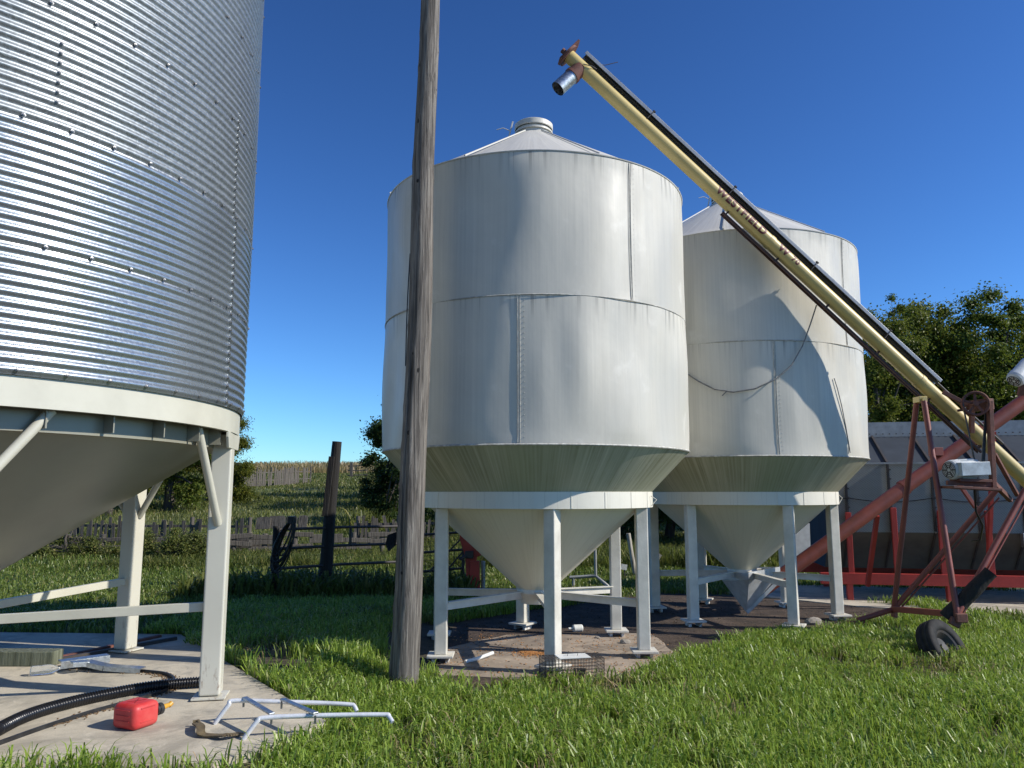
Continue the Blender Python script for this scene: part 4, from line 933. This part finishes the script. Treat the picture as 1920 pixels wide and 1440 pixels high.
# ------------------------------------------------------------------ gate, posts, fences
def tz(x, y): return float(terrain(x, y))
def fences():
    # dark pipe gate
    a, b = P(519, 1100, 13.4), P(748, 1080, 14.7); a.z = b.z = 0; u = (b - a).normalized(); L = (b - a).length
    t = thing('pipe_gate', 'dark pipe gate with four bars standing in the shade left of the pole', 'gate', a)
    for z in (1.12, .80, .47, .16):
        MB().tube([a + Vector((0, 0, z)), a + u * L * .5 + Vector((0, 0, z + .012)), b + Vector((0, 0, z))], .025, 10).build('bar', M['dark_steel'], t)
    for s in (0, L * .57, L): MB().tube([a + u * s + Vector((0, 0, .10 if s != L * .57 else .8)), a + u * s + Vector((0, 0, 1.14))], .025, 10).build('upright', M['dark_steel'], t)
    MB().tube([a + u * L * .52 + Vector((0, 0, .02)), a + u * L * .66 + Vector((0, 0, .2)), a + u * L * .8 + Vector((0, 0, .19))], .013, 8).build('brace', M['dark_steel'], t)
    mb = MB(); mb.tube([a - Vector((.06, 0, 0)), a + Vector((-.06, 0, 1.18))], .045, 10); tag(mb.build('gate_post', M['dark_wood']), 'short dark post carrying the left end of the pipe gate', 'post')
    # second gate with mesh
    c, d = P(788, 1100, 13.6), P(868, 1100, 13.9); c.z = d.z = 0; v = (d - c).normalized(); L2 = (d - c).length
    t = thing('mesh_gate', 'dark wire mesh gate with crossed braces between pole and near bin', 'gate', c)
    for z in (1.02, .72, .40, .08): MB().tube([c + Vector((0, 0, z)), d + Vector((0, 0, z + .03))], .022, 8).build('bar', M['dark_steel'], t)
    for s in (0, L2): MB().tube([c + v * s + Vector((0, 0, .03)), c + v * s + Vector((0, 0, 1.08))], .026, 8).build('upright', M['dark_steel'], t)
    for z0, z1 in ((.08, .72), (.40, .98)): MB().tube([c + Vector((.15, 0, z0)), d + Vector((0, 0, z1))], .015, 8).build('brace', M['dark_steel'], t)
    mb = MB()
    for k in range(1, 9): mb.tube([c + v * L2 * k / 9 + Vector((0, 0, .1)), c + v * L2 * k / 9 + Vector((0, 0, 1.05))], .003, 4)
    for k in range(12): mb.tube([c + Vector((0, 0, .1 + .08 * k)), d + Vector((0, 0, .12 + .08 * k))], .003, 4)
    mb.build('wire_mesh', M['dark_steel'], t)
    # hose coil on the gate
    h = P(550, 990, 13.3); mb = MB(); rr = random.Random(2)
    for k in range(9):
        ln = rr.uniform(.55, .85); wd = rr.uniform(.06, .15); sh = rr.uniform(-.30, -.16); oy = -.03 - .018 * k; pts = []
        for q in np.linspace(0, 2 * PI, 34)[:-1]:
            zz = -ln / 2 * (1 - math.cos(q)); pts.append(h + Vector((math.sin(q) * wd * (.55 + .45 * math.sin(q / 2)) + sh * (-zz / ln), oy, zz + .12)))
        mb.tube(pts, .013, 7, closed=True)
    mb.box(h + Vector((0, -.1, .14)), (.10, .2, .12))
    tag(mb.build('hose_coil', M['black_rubber']), 'long black hose coiled in loops and hung over the pipe gate', 'hose')
    mb = MB(); k = P(727, 1003, 14.4); mb.add([k, k + Vector((.17, 0, .06)), k + Vector((.15, .03, -.18)), k + Vector((.03, -.03, -.30)), k + Vector((-.04, .0, -.16))], [(0, 1, 2, 3, 4)]); o = mb.build('rag', M['rag']); o.modifiers.new('thick', 'SOLIDIFY').thickness = .012
    tag(o, 'dark rag hanging from the top bar of the pipe gate beside the pole', 'rag')
    # tall dark post with board
    f = P(607, 1117, 13.95); f.z = 0; tp = P(632, 828, 13.95); t = thing('gate_pole', 'tall dark tilted wooden post with a board nailed to it', 'post', f)
    mb = MB(); mb.tube([f - Vector((0, 0, .2)), f + (tp - f) * .5 + Vector((-.015, 0, 0)), tp], [.125, .105, .085], 16); mb.build('shaft', M['dark_wood'], t)
    mb = MB(); mb.beam(P(609, 968, 13.84), P(622, 856, 13.84), .10, .04, (0, 1, 0)); mb.build('board', M['dark_wood'], t, .004)
    # picket fences
    def pickets(name, label, p0, p1, hgt, step, wd, gaps=(), tilt=.05, seed=1, rails=True, posts=6, grp='picket fences'):
        rr = random.Random(seed); L = math.hypot(p1[0] - p0[0], p1[1] - p0[1]); ux, uy = (p1[0] - p0[0]) / L, (p1[1] - p0[1]) / L
        t = thing(name, label, 'fence', (p0[0], p0[1], tz(*p0)), grp); n = int(L / step); mb = MB()
        for i in range(n):
            s = i * step; f_ = s / L
            if any(g0 < f_ < g1 for g0, g1 in gaps) or rr.random() < .05: continue
            x, y = p0[0] + ux * s, p0[1] + uy * s; z = tz(x, y); H_ = hgt * rr.uniform(.78, 1.06); tl = rr.gauss(0, tilt)
            mb.beam((x, y, z - .05), (x + tl * H_, y + rr.gauss(0, .02), z + H_), wd * rr.uniform(.7, 1.05), .02, (uy, -ux, 0))
        mb.build('picket_row', M['old_wood'], t)
        if rails:
            for hh in (.35, .75):
                m = 12; mb = MB()
                for k in range(m):
                    xa, ya, xb, yb = p0[0] + ux * L * k / m, p0[1] + uy * L * k / m, p0[0] + ux * L * (k + 1) / m, p0[1] + uy * L * (k + 1) / m
                    mb.beam((xa, ya + .05, tz(xa, ya) + hgt * hh), (xb, yb + .05, tz(xb, yb) + hgt * hh), .04, .07)
                mb.build('rail', M['old_wood'], t)
        for k in range(posts):
            s = L * k / (posts - 1); x, y = p0[0] + ux * s, p0[1] + uy * s + .1; mb = MB(); mb.tube([(x, y, tz(x, y) - .1), (x + .02, y, tz(x, y) + hgt * 1.02)], .06, 8); mb.build('post', M['old_wood'], t)
    px = lambda x, Y: ((x - 960) / F * Y * .995, Y)
    pickets('picket_fence', 'ragged grey picket fence beyond the weeds, nearest on the left', px(-60, 22.4), px(470, 22.0), .92, .135, .10, ((.60, .66), (.74, .77), (.86, .90)), .06, 1)
    pickets('picket_fence', 'short stretch of leaning grey pickets left of the pole behind the gate', px(672, 23.2), px(822, 23.6), .88, .13, .10, ((.30, .36), (.55, .6)), .16, 4, posts=3)
    pickets('picket_fence', 'long grey picket fence far up on the hill slope', px(424, 52), px(582, 60), 1.36, .20, .185, ((.86, .895),), .015, 8, posts=7)
    # rail fence in front of the pickets
    a, b = px(-60, 20.4), px(520, 20.9); t = thing('rail_fence', 'low rough wooden rail fence in the weeds before the picket row', 'fence', (a[0], a[1], 0))
    rr = random.Random(12); n = 9
    for k in range(n):
        f0, f1 = k / n, (k + 1) / n; q = lambda f: (a[0] + (b[0] - a[0]) * f, a[1] + (b[1] - a[1]) * f)
        for hh in (.54, .34):
            mb = MB(); p0, p1 = q(f0 - .01), q(f1 + .01); mb.beam((p0[0], p0[1] - .05, hh + rr.uniform(-.04, .04)), (p1[0], p1[1] - .05, hh + rr.uniform(-.04, .04)), .05, .10); mb.build('rail', M['old_wood'], t, .01)
        mb = MB(); p0 = q(f0); mb.tube([(p0[0], p0[1], -.1), (p0[0] + .03, p0[1], .66)], .075, 8); mb.build('post', M['old_wood'], t)
    a, b = px(415, 20.2), px(745, 21.5); t = thing('plank_fence', 'stacked grey planks forming a low broken fence behind the gate', 'fence', (a[0], a[1], 0))
    for k in range(6):
        for hh in (.30, .46, .62):
            if (k + int(hh * 50)) % 5 == 0: continue
            f0, f1 = k / 6, (k + 1) / 6; mb = MB(); mb.beam((a[0] + (b[0] - a[0]) * f0, a[1] + (b[1] - a[1]) * f0, hh + rr.uniform(-.05, .05)), (a[0] + (b[0] - a[0]) * f1 + .1, a[1] + (b[1] - a[1]) * f1, hh + rr.uniform(-.05, .05)), .05, .12); mb.build('plank', M['old_wood'], t, .01)
        mb = MB(); x = a[0] + (b[0] - a[0]) * (k + .5) / 6; y = a[1] + (b[1] - a[1]) * (k + .5) / 6; mb.tube([(x, y + .06, -.1), (x, y + .06, .68)], .07, 8); mb.build('post', M['old_wood'], t)
    names = ('grey wooden panel leaning on the plank fence, leftmost of four', 'grey wooden panel second from left on the plank fence', 'pale weathered wooden panel third from left on the plank fence', 'grey rounded wooden panel at the right end of the plank fence')
    for i, (x0, x1, y0, y1, rot) in enumerate(((479, 508, 969, 993, .05), (508, 537, 967, 991, -.08), (537, 558, 968, 990, .0), (558, 577, 966, 990, .06))):
        Y = 21.3 + .05 * i; a, b = P(x0, y1, Y), P(x1 - 1, y0, Y); w_, h_ = b.x - a.x, b.z - a.z; mb = MB()
        mb.prism([(0, 0), (w_, .02), (w_ + rot * .3, h_ * .9), (w_ * .8, h_), (w_ * .1 + rot, h_ * .97), (rot * .5, h_ * .9)], a, (1, 0, 0), (0, .15, 1), .04)
        tag(mb.build('wood_panel', M['old_wood']), names[i], 'wood panel', 'panels on the plank fence')
    # far gate and post on the hill
    a, b = px(652, 68), px(690, 68); t = thing('field_gate', 'small rail gate far off near the top of the hill', 'gate', (*a, tz(*a)))
    for hh in (.35, .75, 1.15): MB().beam((*a, tz(*a) + hh), (*b, tz(*b) + hh), .06, .09).build('rail', M['old_wood'], t)
    MB().beam((*px(659, 68), tz(*a)), (*px(659, 68), tz(*a) + 1.5), .22, .22, (0, 1, 0)).build('post', M['old_wood'], t)
    # posts between the bins
    mb = MB(); p_ = P(1191, 1072, 16.5); p_.z = 0; mb.tube([p_, P(1178, 1000, 16.5)], .045, 10); tag(mb.build('leaning_post', M['pale_wood']), 'pale leaning post in the weeds between the two bins', 'post')
    f = P(1224, 1080, 16.2); f.z = 0; t = thing('fence_post', 'grey wooden post with a plank across it between the two bins', 'post', f)
    mb = MB(); mb.tube([f - Vector((0, 0, .1)), P(1222, 978, 16.2)], .06, 10); mb.build('shaft', M['old_wood'], t)
    mb = MB(); mb.beam(P(1216, 1040, 16.05), P(1234, 1052, 16.05), .05, .28); mb.build('plank', M['pale_wood'], t)
    f = P(1171, 1066, 16.0); mb = MB(); mb.beam(f - Vector((.07, 0, -.04)), f + Vector((.05, 0, .02)), .015, .11); s_ = mb.build('plate', M['white_plastic']); t = thing('small_sign', 'small white sign plate low in the weeds between the bins', 'sign', Vector((f.x, f.y, 0)))
    s_.parent = t; s_.location = -Vector((f.x, f.y, 0)); mb = MB(); mb.tube([(f.x, f.y + .02, 0), (f.x, f.y + .02, f.z)], .012, 6); mb.build('stake', M['dark_steel'], t)
    y = 14.2; mb = MB(); mb.tube([P(1116, 1030, y), P(1117, 1080, y)], .025, 8); mb.tube([P(1068, 1083, y), P(1117, 1080, y), P(1140, 1099, y - .3), P(1140, 1118, y - .3)], .03, 8); mb.tube([P(1075, 1083, y), P(1075, 1125, y)], .025, 8)
    tag(mb.build('bent_pipe', M['galv_flat']), 'bent grey pipe frame standing in the grass behind the near bin', 'pipe frame')
    # red implement behind the near bin
    y = 13.4; f = P(893, 1112, y); f.z = 0; t = thing('red_implement', 'red steel implement with a grey jack standing behind the near bin', 'implement', f)
    mb = MB(); o = P(862, 1010, y); k = .0093
    mb.prism([(0, 0), (0, .35), (.28, .30), (.42, -.05), (.42, -.25), (.30, -.30), (.26, -.62), (.12, -.62), (.10, -.30)], o, (1, 0, 0), (0, 0, 1), .06); mb.build('plate', M['red_bright'], t, .01)
    mb = MB(); mb.beam(P(890, 1052, y - .05), P(892, 1116, y - .05), .16, .10, (0, 1, 0)); mb.build('post', M['red_bright'], t, .008)
    mb = MB(); mb.box(P(880, 1040, y - .1), (.14, .1, .12)); mb.tube([P(880, 1040, y - .1), P(862, 1048, y - .2)], .03, 8); mb.build('gearbox', M['dark_steel'], t, .01)
    mb = MB(); mb.tube([P(906, 1052, y), P(906, 1118, y)], .035, 12); mb.build('jack', M['galv_flat'], t)
M['rag'] = simple('dark_rag', (.015, .014, .014), (.03, .03, .03), 10, .9)
M['pale_wood'] = m_wood('pale_post_wood', (.45, .42, .36), (.32, .29, .24), (.12, .10, .08), .5)
fences()

# ------------------------------------------------------------------ trees and bushes
def leaves(centres, radii, n, size, rng, flat=.75):
    """n leaf faces (bent diamonds) gathered in clumps round centres"""
    k = rng.integers(0, len(centres), n); g = rng.normal(0, 1, (n, 3)); g /= np.linalg.norm(g, axis=1)[:, None] + 1e-9
    c = centres[k] + g * (radii[k] * np.abs(rng.normal(0, .62, n)))[:, None] * np.array([1, 1, flat])
    nr = g * .6 + rng.normal(0, .6, (n, 3)) + np.array([0, 0, .5]); nr /= np.linalg.norm(nr, axis=1)[:, None]
    t = np.cross(nr, rng.normal(0, 1, (n, 3))); t /= np.linalg.norm(t, axis=1)[:, None] + 1e-9; b = np.cross(nr, t)
    s = (size * rng.uniform(.6, 1.3, n))[:, None]
    V = np.stack([c - t * s * .5, c + b * s * .32 + nr * s * .06, c + t * s * .55 - nr * s * .08, c - b * s * .32 + nr * s * .06], 1)
    return V.reshape(-1, 3), np.arange(n * 4).reshape(n, 4)
def tree(name, label, cat, loc, trunk_h, trunk_r, lobes, n, size, mat, group, seed, clumps=60, cr=(.35, .7), lean=0.):
    rng = np.random.default_rng(seed); loc = Vector((loc[0], loc[1], tz(loc[0], loc[1]) - .05)); t = thing(name, label, cat, loc, group)
    lob = np.array(lobes, float); vol = lob[:, 3] * lob[:, 4] * lob[:, 5]; C = []; Rr = []
    for i in range(clumps):
        k = rng.choice(len(lob), p=vol / vol.sum()); d = rng.normal(0, 1, 3); d /= np.linalg.norm(d); q = rng.uniform(.45, 1.) ** .6
        C.append(lob[k, :3] + d * q * lob[k, 3:6]); Rr.append(rng.uniform(*cr))
    C = np.array(C); C[:, 2] = np.maximum(C[:, 2], .25); Rr = np.array(Rr); V, Q = leaves(C, Rr, int(n * 4.2), size * .52, rng)
    npmesh('crown', V, Q, None, mat, t)
    mb = MB(); base = loc; top = loc + Vector((lean, 0, trunk_h)); pts = [base + (top - base) * f + Vector((.06 * math.sin(f * 5 + seed), .06 * math.cos(f * 4), 0)) for f in np.linspace(0, 1, 7)]
    mb.tube(pts, [trunk_r * (1.25 - .8 * f) for f in np.linspace(0, 1, 7)], 10)
    for i in rng.choice(len(C), min(len(C), 26), replace=False):
        e = loc + Vector(C[i]); f = rng.uniform(.35, .95); s = base + (top - base) * f
        m = (s + e) / 2 + Vector((0, 0, rng.uniform(0, .25))); mb.tube([s, m, e], [trunk_r * .38 * (1.2 - f * .6), trunk_r * .22, trunk_r * .07], 6)
    mb.build('trunk', M['bark'], t); return t
pxp = lambda x, Y: ((x - 960) / F * Y * .995, Y)
RT = 'tall trees behind the dryer'
tree('leafy_tree', 'broad olive green tree left of the two tall ones behind the dryer', 'tree', pxp(1748, 27), 5.6, .24, [(0, 0, 6.7, 2.2, 1.9, 1.8), (-1.2, -.4, 4.6, 1.7, 1.6, 1.8), (1.2, .2, 4.8, 1.7, 1.6, 1.8), (.2, 0, 2.8, 2.2, 1.7, 1.6)], 27000, .21, M['leaf_b'], RT, 21, 150, (.4, .85))
tree('leafy_tree', 'dark green tree with sky gaps in its crown at the right edge', 'tree', pxp(1868, 26), 5.8, .26, [(0, 0, 6.3, 2.0, 1.8, 2.0), (1.2, 0, 5.0, 1.7, 1.5, 1.7), (-1.0, 0, 4.2, 1.4, 1.5, 1.7), (.2, -.3, 2.7, 2.2, 1.7, 1.5)], 22000, .20, M['leaf_a'], RT, 22, 105, (.35, .75))
tree('leafy_tree', 'smaller bushy tree just right of the far bin behind the dryer', 'tree', pxp(1648, 25), 5.2, .16, [(.1, 0, 6.5, 1.3, 1.2, 1.4), (-.6, 0, 5.4, 1.2, 1.2, 1.3), (-.5, 0, 4.2, 1.5, 1.3, 1.6), (.5, 0, 4.4, 1.3, 1.3, 1.5), (.2, 0, 2.4, 1.6, 1.3, 1.4)], 17000, .17, M['leaf_b'], RT, 23, 56, (.3, .6))
tree('leafy_tree', 'olive tree filling the gap between two others behind the far bin and dryer', 'tree', pxp(1690, 30), 5.8, .22, [(0, 0, 6.6, 1.7, 1.6, 1.8), (.5, 0, 4.4, 2.0, 1.7, 1.8), (-.8, 0, 4.2, 1.6, 1.5, 1.8), (0, 0, 2.4, 2.2, 1.6, 1.6)], 15000, .21, M['leaf_b'], RT, 28, 90, (.4, .8))
tree('sapling', 'thin sapling whose top pokes above the crowns behind the dryer', 'tree', pxp(1696, 27.5), 8.1, .06, [(0, 0, 8.25, .35, .35, .5), (.1, 0, 7.3, .5, .4, .6)], 620, .17, M['leaf_a'], RT, 24, 14, (.15, .28))
tree('leafy_tree', 'green tree cut off by the right edge of the photo', 'tree', pxp(1990, 28), 5.6, .25, [(0, 0, 6.0, 2.0, 1.8, 2.2), (0, 0, 3.4, 2.2, 1.8, 1.8)], 12000, .21, M['leaf_b'], RT, 25, 60, (.4, .8))
tree('leafy_tree', 'tall dark tree further back seen through gaps behind the dryer', 'tree', pxp(1800, 35), 6, .25, [(0, 0, 5.8, 2.6, 1.9, 2.3), (0, 0, 3.0, 3.2, 1.8, 2.0)], 9000, .26, M['leaf_dark'], RT, 26, 60, (.5, .9))
LT = 'trees beyond the fences on the left'
tree('leafy_tree', 'yellowing green tree showing right of the cream bin leg', 'tree', pxp(396, 40), 3.6, .2, [(0, 0, 3.9, 1.5, 1.4, 1.6), (-.6, 0, 2.2, 1.6, 1.5, 1.5), (1.0, 0, 2.2, 1.0, 1.0, 1.4), (.75, 0, 3.5, .9, .9, 1.0), (1.1, 0, 1.4, 1.1, 1., 1.2)], 21000, .17, M['leaf_y'], LT, 31, 90, (.3, .6))
tree('leafy_tree', 'dense dark green tree seen under the cream hopper cone', 'tree', pxp(318, 36), 3.4, .2, [(.2, 0, 3.6, 1.9, 1.5, 1.9), (1.2, 0, 1.8, 1.4, 1.2, 1.4), (-1.2, 0, 1.8, 1.6, 1.2, 1.4)], 20000, .19, M['leaf_a'], LT, 32, 95, (.35, .65))
tree('leafy_tree', 'dark green tree at the left behind the picket fence and cone', 'tree', pxp(205, 34), 3.0, .2, [(0, 0, 2.8, 1.9, 1.5, 1.6), (-1.5, 0, 1.8, 1.5, 1.2, 1.2), (1.0, 0, 1.3, 1.3, 1.2, 1.0)], 11000, .18, M['leaf_dark'], LT, 33, 55, (.3, .6))
tree('leafy_tree', 'dark tree whose branches reach out left of the near bin', 'tree', pxp(765, 30), 5, .22, [(.1, 0, 3.9, 1.4, 1.5, 1.4), (-.9, 0, 2.9, 1.0, 1.1, 1.1), (-1.0, 0, 3.9, .7, .8, .6), (-.7, 0, 3.4, .9, .9, .8), (-.2, 0, 1.5, 1.5, 1.3, 1.4)], 11000, .19, M['leaf_dark'], 'dark trees behind the near bin', 34, 60, (.25, .55))
tree('bush', 'low dark bush under the tree left of the near bin', 'bush', pxp(722, 32), 1.6, .12, [(0, 0, 1.3, .9, .9, 1.2), (.6, 0, 1.6, .8, .8, 1.2)], 6000, .15, M['leaf_dark'], 'dark trees behind the near bin', 35, 36, (.25, .45))
for i, (x, Y, h) in enumerate(((850, 37, 9.0), (872, 43, 9.8), (930, 50, 10.5), (1010, 41, 9.5))):
    tree('leafy_tree', ('dark tree behind the left part of the near bin', 'second dark tree behind the near bin', 'farthest dark tree behind the near bin', 'dark tree behind the middle of the near bin')[i], 'tree', pxp(x, Y), h * .6, .25, [(0, 0, h * .66, 2.4, 2.2, h * .3), (-.8, 0, h * .36, 2.3, 2.0, h * .25), (.9, 0, h * .3, 2.2, 2, h * .24), (0, .5, h * .16, 2.8, 2.6, h * .16)], 12000, .22, M['leaf_dark'], 'dark trees behind the near bin', 70 + i, 110, (.5, .9))
BL = ('dark bush behind the near bin, seen left of its cone', 'dark bush behind the gap between the bins', 'dark bush behind the far bin, seen past its left leg', 'dark bush behind the far bin cone', 'dark bush left of the dryer end behind the far bin')
for i, (x, Y) in enumerate(((905, 25), (1170, 24), (1255, 23), (1400, 22), (1545, 21.5))):
    tree('bush', BL[i], 'bush', pxp(x, Y), 2.0, .14, [(0, 0, 1.9, 1.4, 1.1, 1.2), (.7, .2, 1.5, 1.1, 1.0, 1.1), (-.8, 0, 1.5, 1.0, 1.0, 1.0)], 8000, .15, (M['leaf_dark'], M['leaf_a'])[i % 2], 'bushes behind the bins', 40 + i, 46, (.25, .5))
tree('bush', 'green bush in the weeds seen beside the leg under the cream cone', 'bush', pxp(140, 19.4), .8, .05, [(0, 0, .36, 1.3, .5, .34), (.9, 0, .32, .8, .5, .3)], 4500, .10, M['weed'], 'bushes in the weeds', 51, 34, (.15, .3))
tree('bush', 'low leafy bush between the two cream legs behind the mown grass', 'bush', pxp(335, 19.0), .7, .05, [(0, 0, .5, 1.0, .5, .45)], 3500, .10, M['weed'], 'bushes in the weeds', 52, 26, (.15, .3))

# ------------------------------------------------------------------ grass
def blades(name, x, y, h, wd, mat, label, seed, lean=.45, zoff=None, cat='grass'):
    rng = np.random.default_rng(seed); n = len(x); z = terrain(x, y) if zoff is None else zoff
    a = rng.uniform(0, 2 * PI, n); d = np.stack([np.cos(a), np.sin(a), np.zeros(n)], 1); s = np.stack([-d[:, 1], d[:, 0], np.zeros(n)], 1)
    tw = rng.uniform(-.8, .8, n)[:, None]; s = s * np.cos(tw) + d * np.sin(tw)
    ln = (lean * rng.random(n) ** .8 * h)[:, None]; p = np.stack([x, y, z - .01], 1); h = h[:, None]; w2 = (wd / 2)[:, None] if hasattr(wd, '__len__') else wd / 2
    up = np.array([0, 0, 1.])
    m1 = p + up * h * .5 + d * ln * .25; m2 = p + up * h * .85 + d * ln * .75; tip = p + up * h * (1 - .25 * rng.random(n)[:, None]) + d * ln * 1.5
    V = np.stack([p - s * w2 * .8, p + s * w2 * .8, m1 - s * w2, m1 + s * w2, m2 - s * w2 * .75, m2 + s * w2 * .75, tip], 1).reshape(-1, 3)
    b = (np.arange(n) * 7)[:, None]; Q = np.concatenate([b + np.array([0, 1, 3, 2]), b + np.array([2, 3, 5, 4])]); T = b + np.array([4, 5, 6])
    o = npmesh(name, V, Q, T, mat); tag(o, label, cat, kind='stuff'); return o
def scatter(n, x0, x1, y0, y1, rng): return rng.uniform(x0, x1, n), rng.uniform(y0, y1, n)
BARE = [(G(505, 1248), .3), (G(640, 1395), .10), (G(905, 1310), .13), (G(1400, 1330), .14), (G(1590, 1260), .14), (G(760, 1375), .10), (G(1700, 1330), .12), (G(540, 1278), .34), (G(505, 1255), .3), (G(1055, 1312), .16), (G(1150, 1368), .15), (G(862, 1335), .12), (G(1270, 1395), .12)]
def grass():
    rng = np.random.default_rng(5)
    x, y = scatter(430000, -4.2, 6.6, 4.3, 12.6, rng)
    keep = np.abs(x) < y * .70 + .35
    den = .52 + .62 * snoise(x, y, 12, 4, 2.6); keep &= rng.random(len(x)) < den
    jit = .10 * snoise(x, y, 13, 3, 6.0)
    keep &= ~inpoly(x + jit * .6, y + jit, SLAB); keep &= ~inpoly(x + jit, y + jit * 2.4, DIRT)
    for c, r in BARE: keep &= ~((np.hypot(x - c.x, (y - c.y) * .8) < r * (1 + 2 * jit)) & (rng.random(len(x)) < .93))
    wq = P(1765, 1222, 8.3); keep &= ~((np.hypot((x - wq.x) * .8, y - wq.y) < .30) & (rng.random(len(x)) < .5)); keep &= ~((y > 9.6) & (rng.random(len(x)) < .35)); x, y = x[keep], y[keep]
    h = .07 + .07 * (snoise(x, y, 15, 3, 1.1) * .5 + .5) + .085 * rng.random(len(x)) ** 2
    h += .10 * np.exp(-((x + 1.7) / .8) ** 2 - ((y - 7.7) / .5) ** 2) + .05 * np.exp(-((x + 2.2) / 1.2) ** 2 - ((y - 5.1) / .6) ** 2)
    blades('lawn_grass', x, y, h, (.0055 + .011 * rng.random(len(x)) ** 1.4), M['grass'], 'lush green uncut grass in front of the bins', 61, .62)
    x, y = scatter(15000, -4, 6.4, 4.4, 11.5, rng); k = snoise(x, y, 41, 4, 2.0); keep = (np.abs(x) < y * .70 + .3) & (k > .12) & ~inpoly(x, y, SLAB) & ~inpoly(x, y, DIRT); x, y = x[keep], y[keep]
    blades('dry_thatch', x, y, .05 + .13 * rng.random(len(x)), .004 + .006 * rng.random(len(x)), M['drygrass'], 'dry tan dead blades mixed into the green grass', 68, 1.1)
    x, y = scatter(9000, -3.5, 6.2, 4.6, 11.3, rng); k = snoise(x, y, 43, 4, 1.7); keep = (np.abs(x) < y * .70 + .3) & (k > .34) & ~inpoly(x, y, SLAB) & ~inpoly(x, y, DIRT); x, y = x[keep], y[keep]
    blades('broad_weeds', x, y, .07 + .11 * rng.random(len(x)), .014 + .016 * rng.random(len(x)), M['weed'], 'clumps of broad leaved weeds in the grass', 69, .9, cat='weeds')
    # mown and rough grass behind
    x, y = scatter(160000, -16, 9, 7.6, 19, rng); keep = (np.abs(x) < y * .76 + .3) & ((y > 10.5) | (x < -3.6)) & ~inpoly(x, y, DIRT) & ~inpoly(x, y, SLAB)
    keep &= ~inpoly(x, y, [(3.9, 13.9), (5.4, 12.4), (7.2, 11.5), (14, 9.9), (15, 12.4), (7.5, 14.4), (4.6, 15)]); x, y = x[keep], y[keep]
    h = .07 + .07 * rng.random(len(x)); tall = np.clip((y - 16.5) / 2, 0, 1) * .25 * rng.random(len(x)) + .30 * np.exp(-((y - 13.4) / .35) ** 2 - ((x + 2.6) / 1.6) ** 2) * rng.random(len(x)); h = h + tall
    blades('back_grass', x, y, h, .012 + .010 * rng.random(len(x)), M['back_grass'], 'short mown grass behind the bins and the pad', 62, .6)
    # dark weeds along the gate
    x, y = scatter(2600, -5.6, -.6, 13.1, 14.6, rng); blades('gate_weeds', x, y, .15 + .35 * rng.random(len(x)) ** 1.5, .03 + .02 * rng.random(len(x)), M['weed'], 'tall dark weeds growing through the foot of the pipe gate', 66, .8, cat='weeds')
    # weeds
    x, y = scatter(150000, -17, 9, 17.4, 25, rng); keep = (np.abs(x) < y * .74) & (rng.random(len(x)) < .55 + .45 * snoise(x, y, 17, 3, .9)); x, y = x[keep], y[keep]
    h = (.12 + .30 * (snoise(x, y, 18, 3, .7) * .5 + .5)) * rng.uniform(.5, 1.2, len(x)); h = h * np.where(x > -1.5, 1.9, 1.)
    blades('tall_weeds', x, y, h, .012 + .014 * rng.random(len(x)), M['weed'], 'tangled tall weeds in front of the picket fence', 63, .75, cat='weeds')
    # hill
    x, y = scatter(420000, -52, 26, 23, 92, rng); keep = (np.abs(x) < y * .74) & (x < 12 + y * .02) & (rng.random(len(x)) < .7 + .5 * snoise(x, y, 19, 3, .35)); x, y = x[keep], y[keep]
    h = (.10 + .34 * (snoise(x, y, 20, 3, .3) * .5 + .5)) * rng.uniform(.5, 1.3, len(x))
    blades('hill_grass', x, y, h, y * (.0006 + .0007 * rng.random(len(x))), M['hillgrass'], 'rough green meadow grass covering the hill slope', 64, .7)
    x, y = scatter(220000, -45, 14, 24, 68, rng); k = snoise(x, y, 33, 4, .22) + .5 * snoise(x, y, 34, 3, .9); keep = (np.abs(x) < y * .74) & (k > .42); x, y = x[keep], y[keep]; k = k[keep]
    blades('hill_scrub', x, y, (.25 + 1.1 * (k - .42)) * rng.uniform(.5, 1.2, len(x)), y * (.0007 + .0009 * rng.random(len(x))), M['weed'], 'darker patches of weeds and scrub on the hill slope', 67, .8, cat='scrub')
    x, y = scatter(50000, -50, 10, 76, 100, rng); keep = (np.abs(x) < y * .7) & (rng.random(len(x)) < .6 + .4 * snoise(x, y, 21, 3, .4)); x, y = x[keep], y[keep]
    blades('hilltop_grass', x, y, .4 + .7 * rng.random(len(x)), .03 + .05 * rng.random(len(x)), M['drygrass'], 'dry tan seeded grass along the top of the hill', 65, .3)
grass()
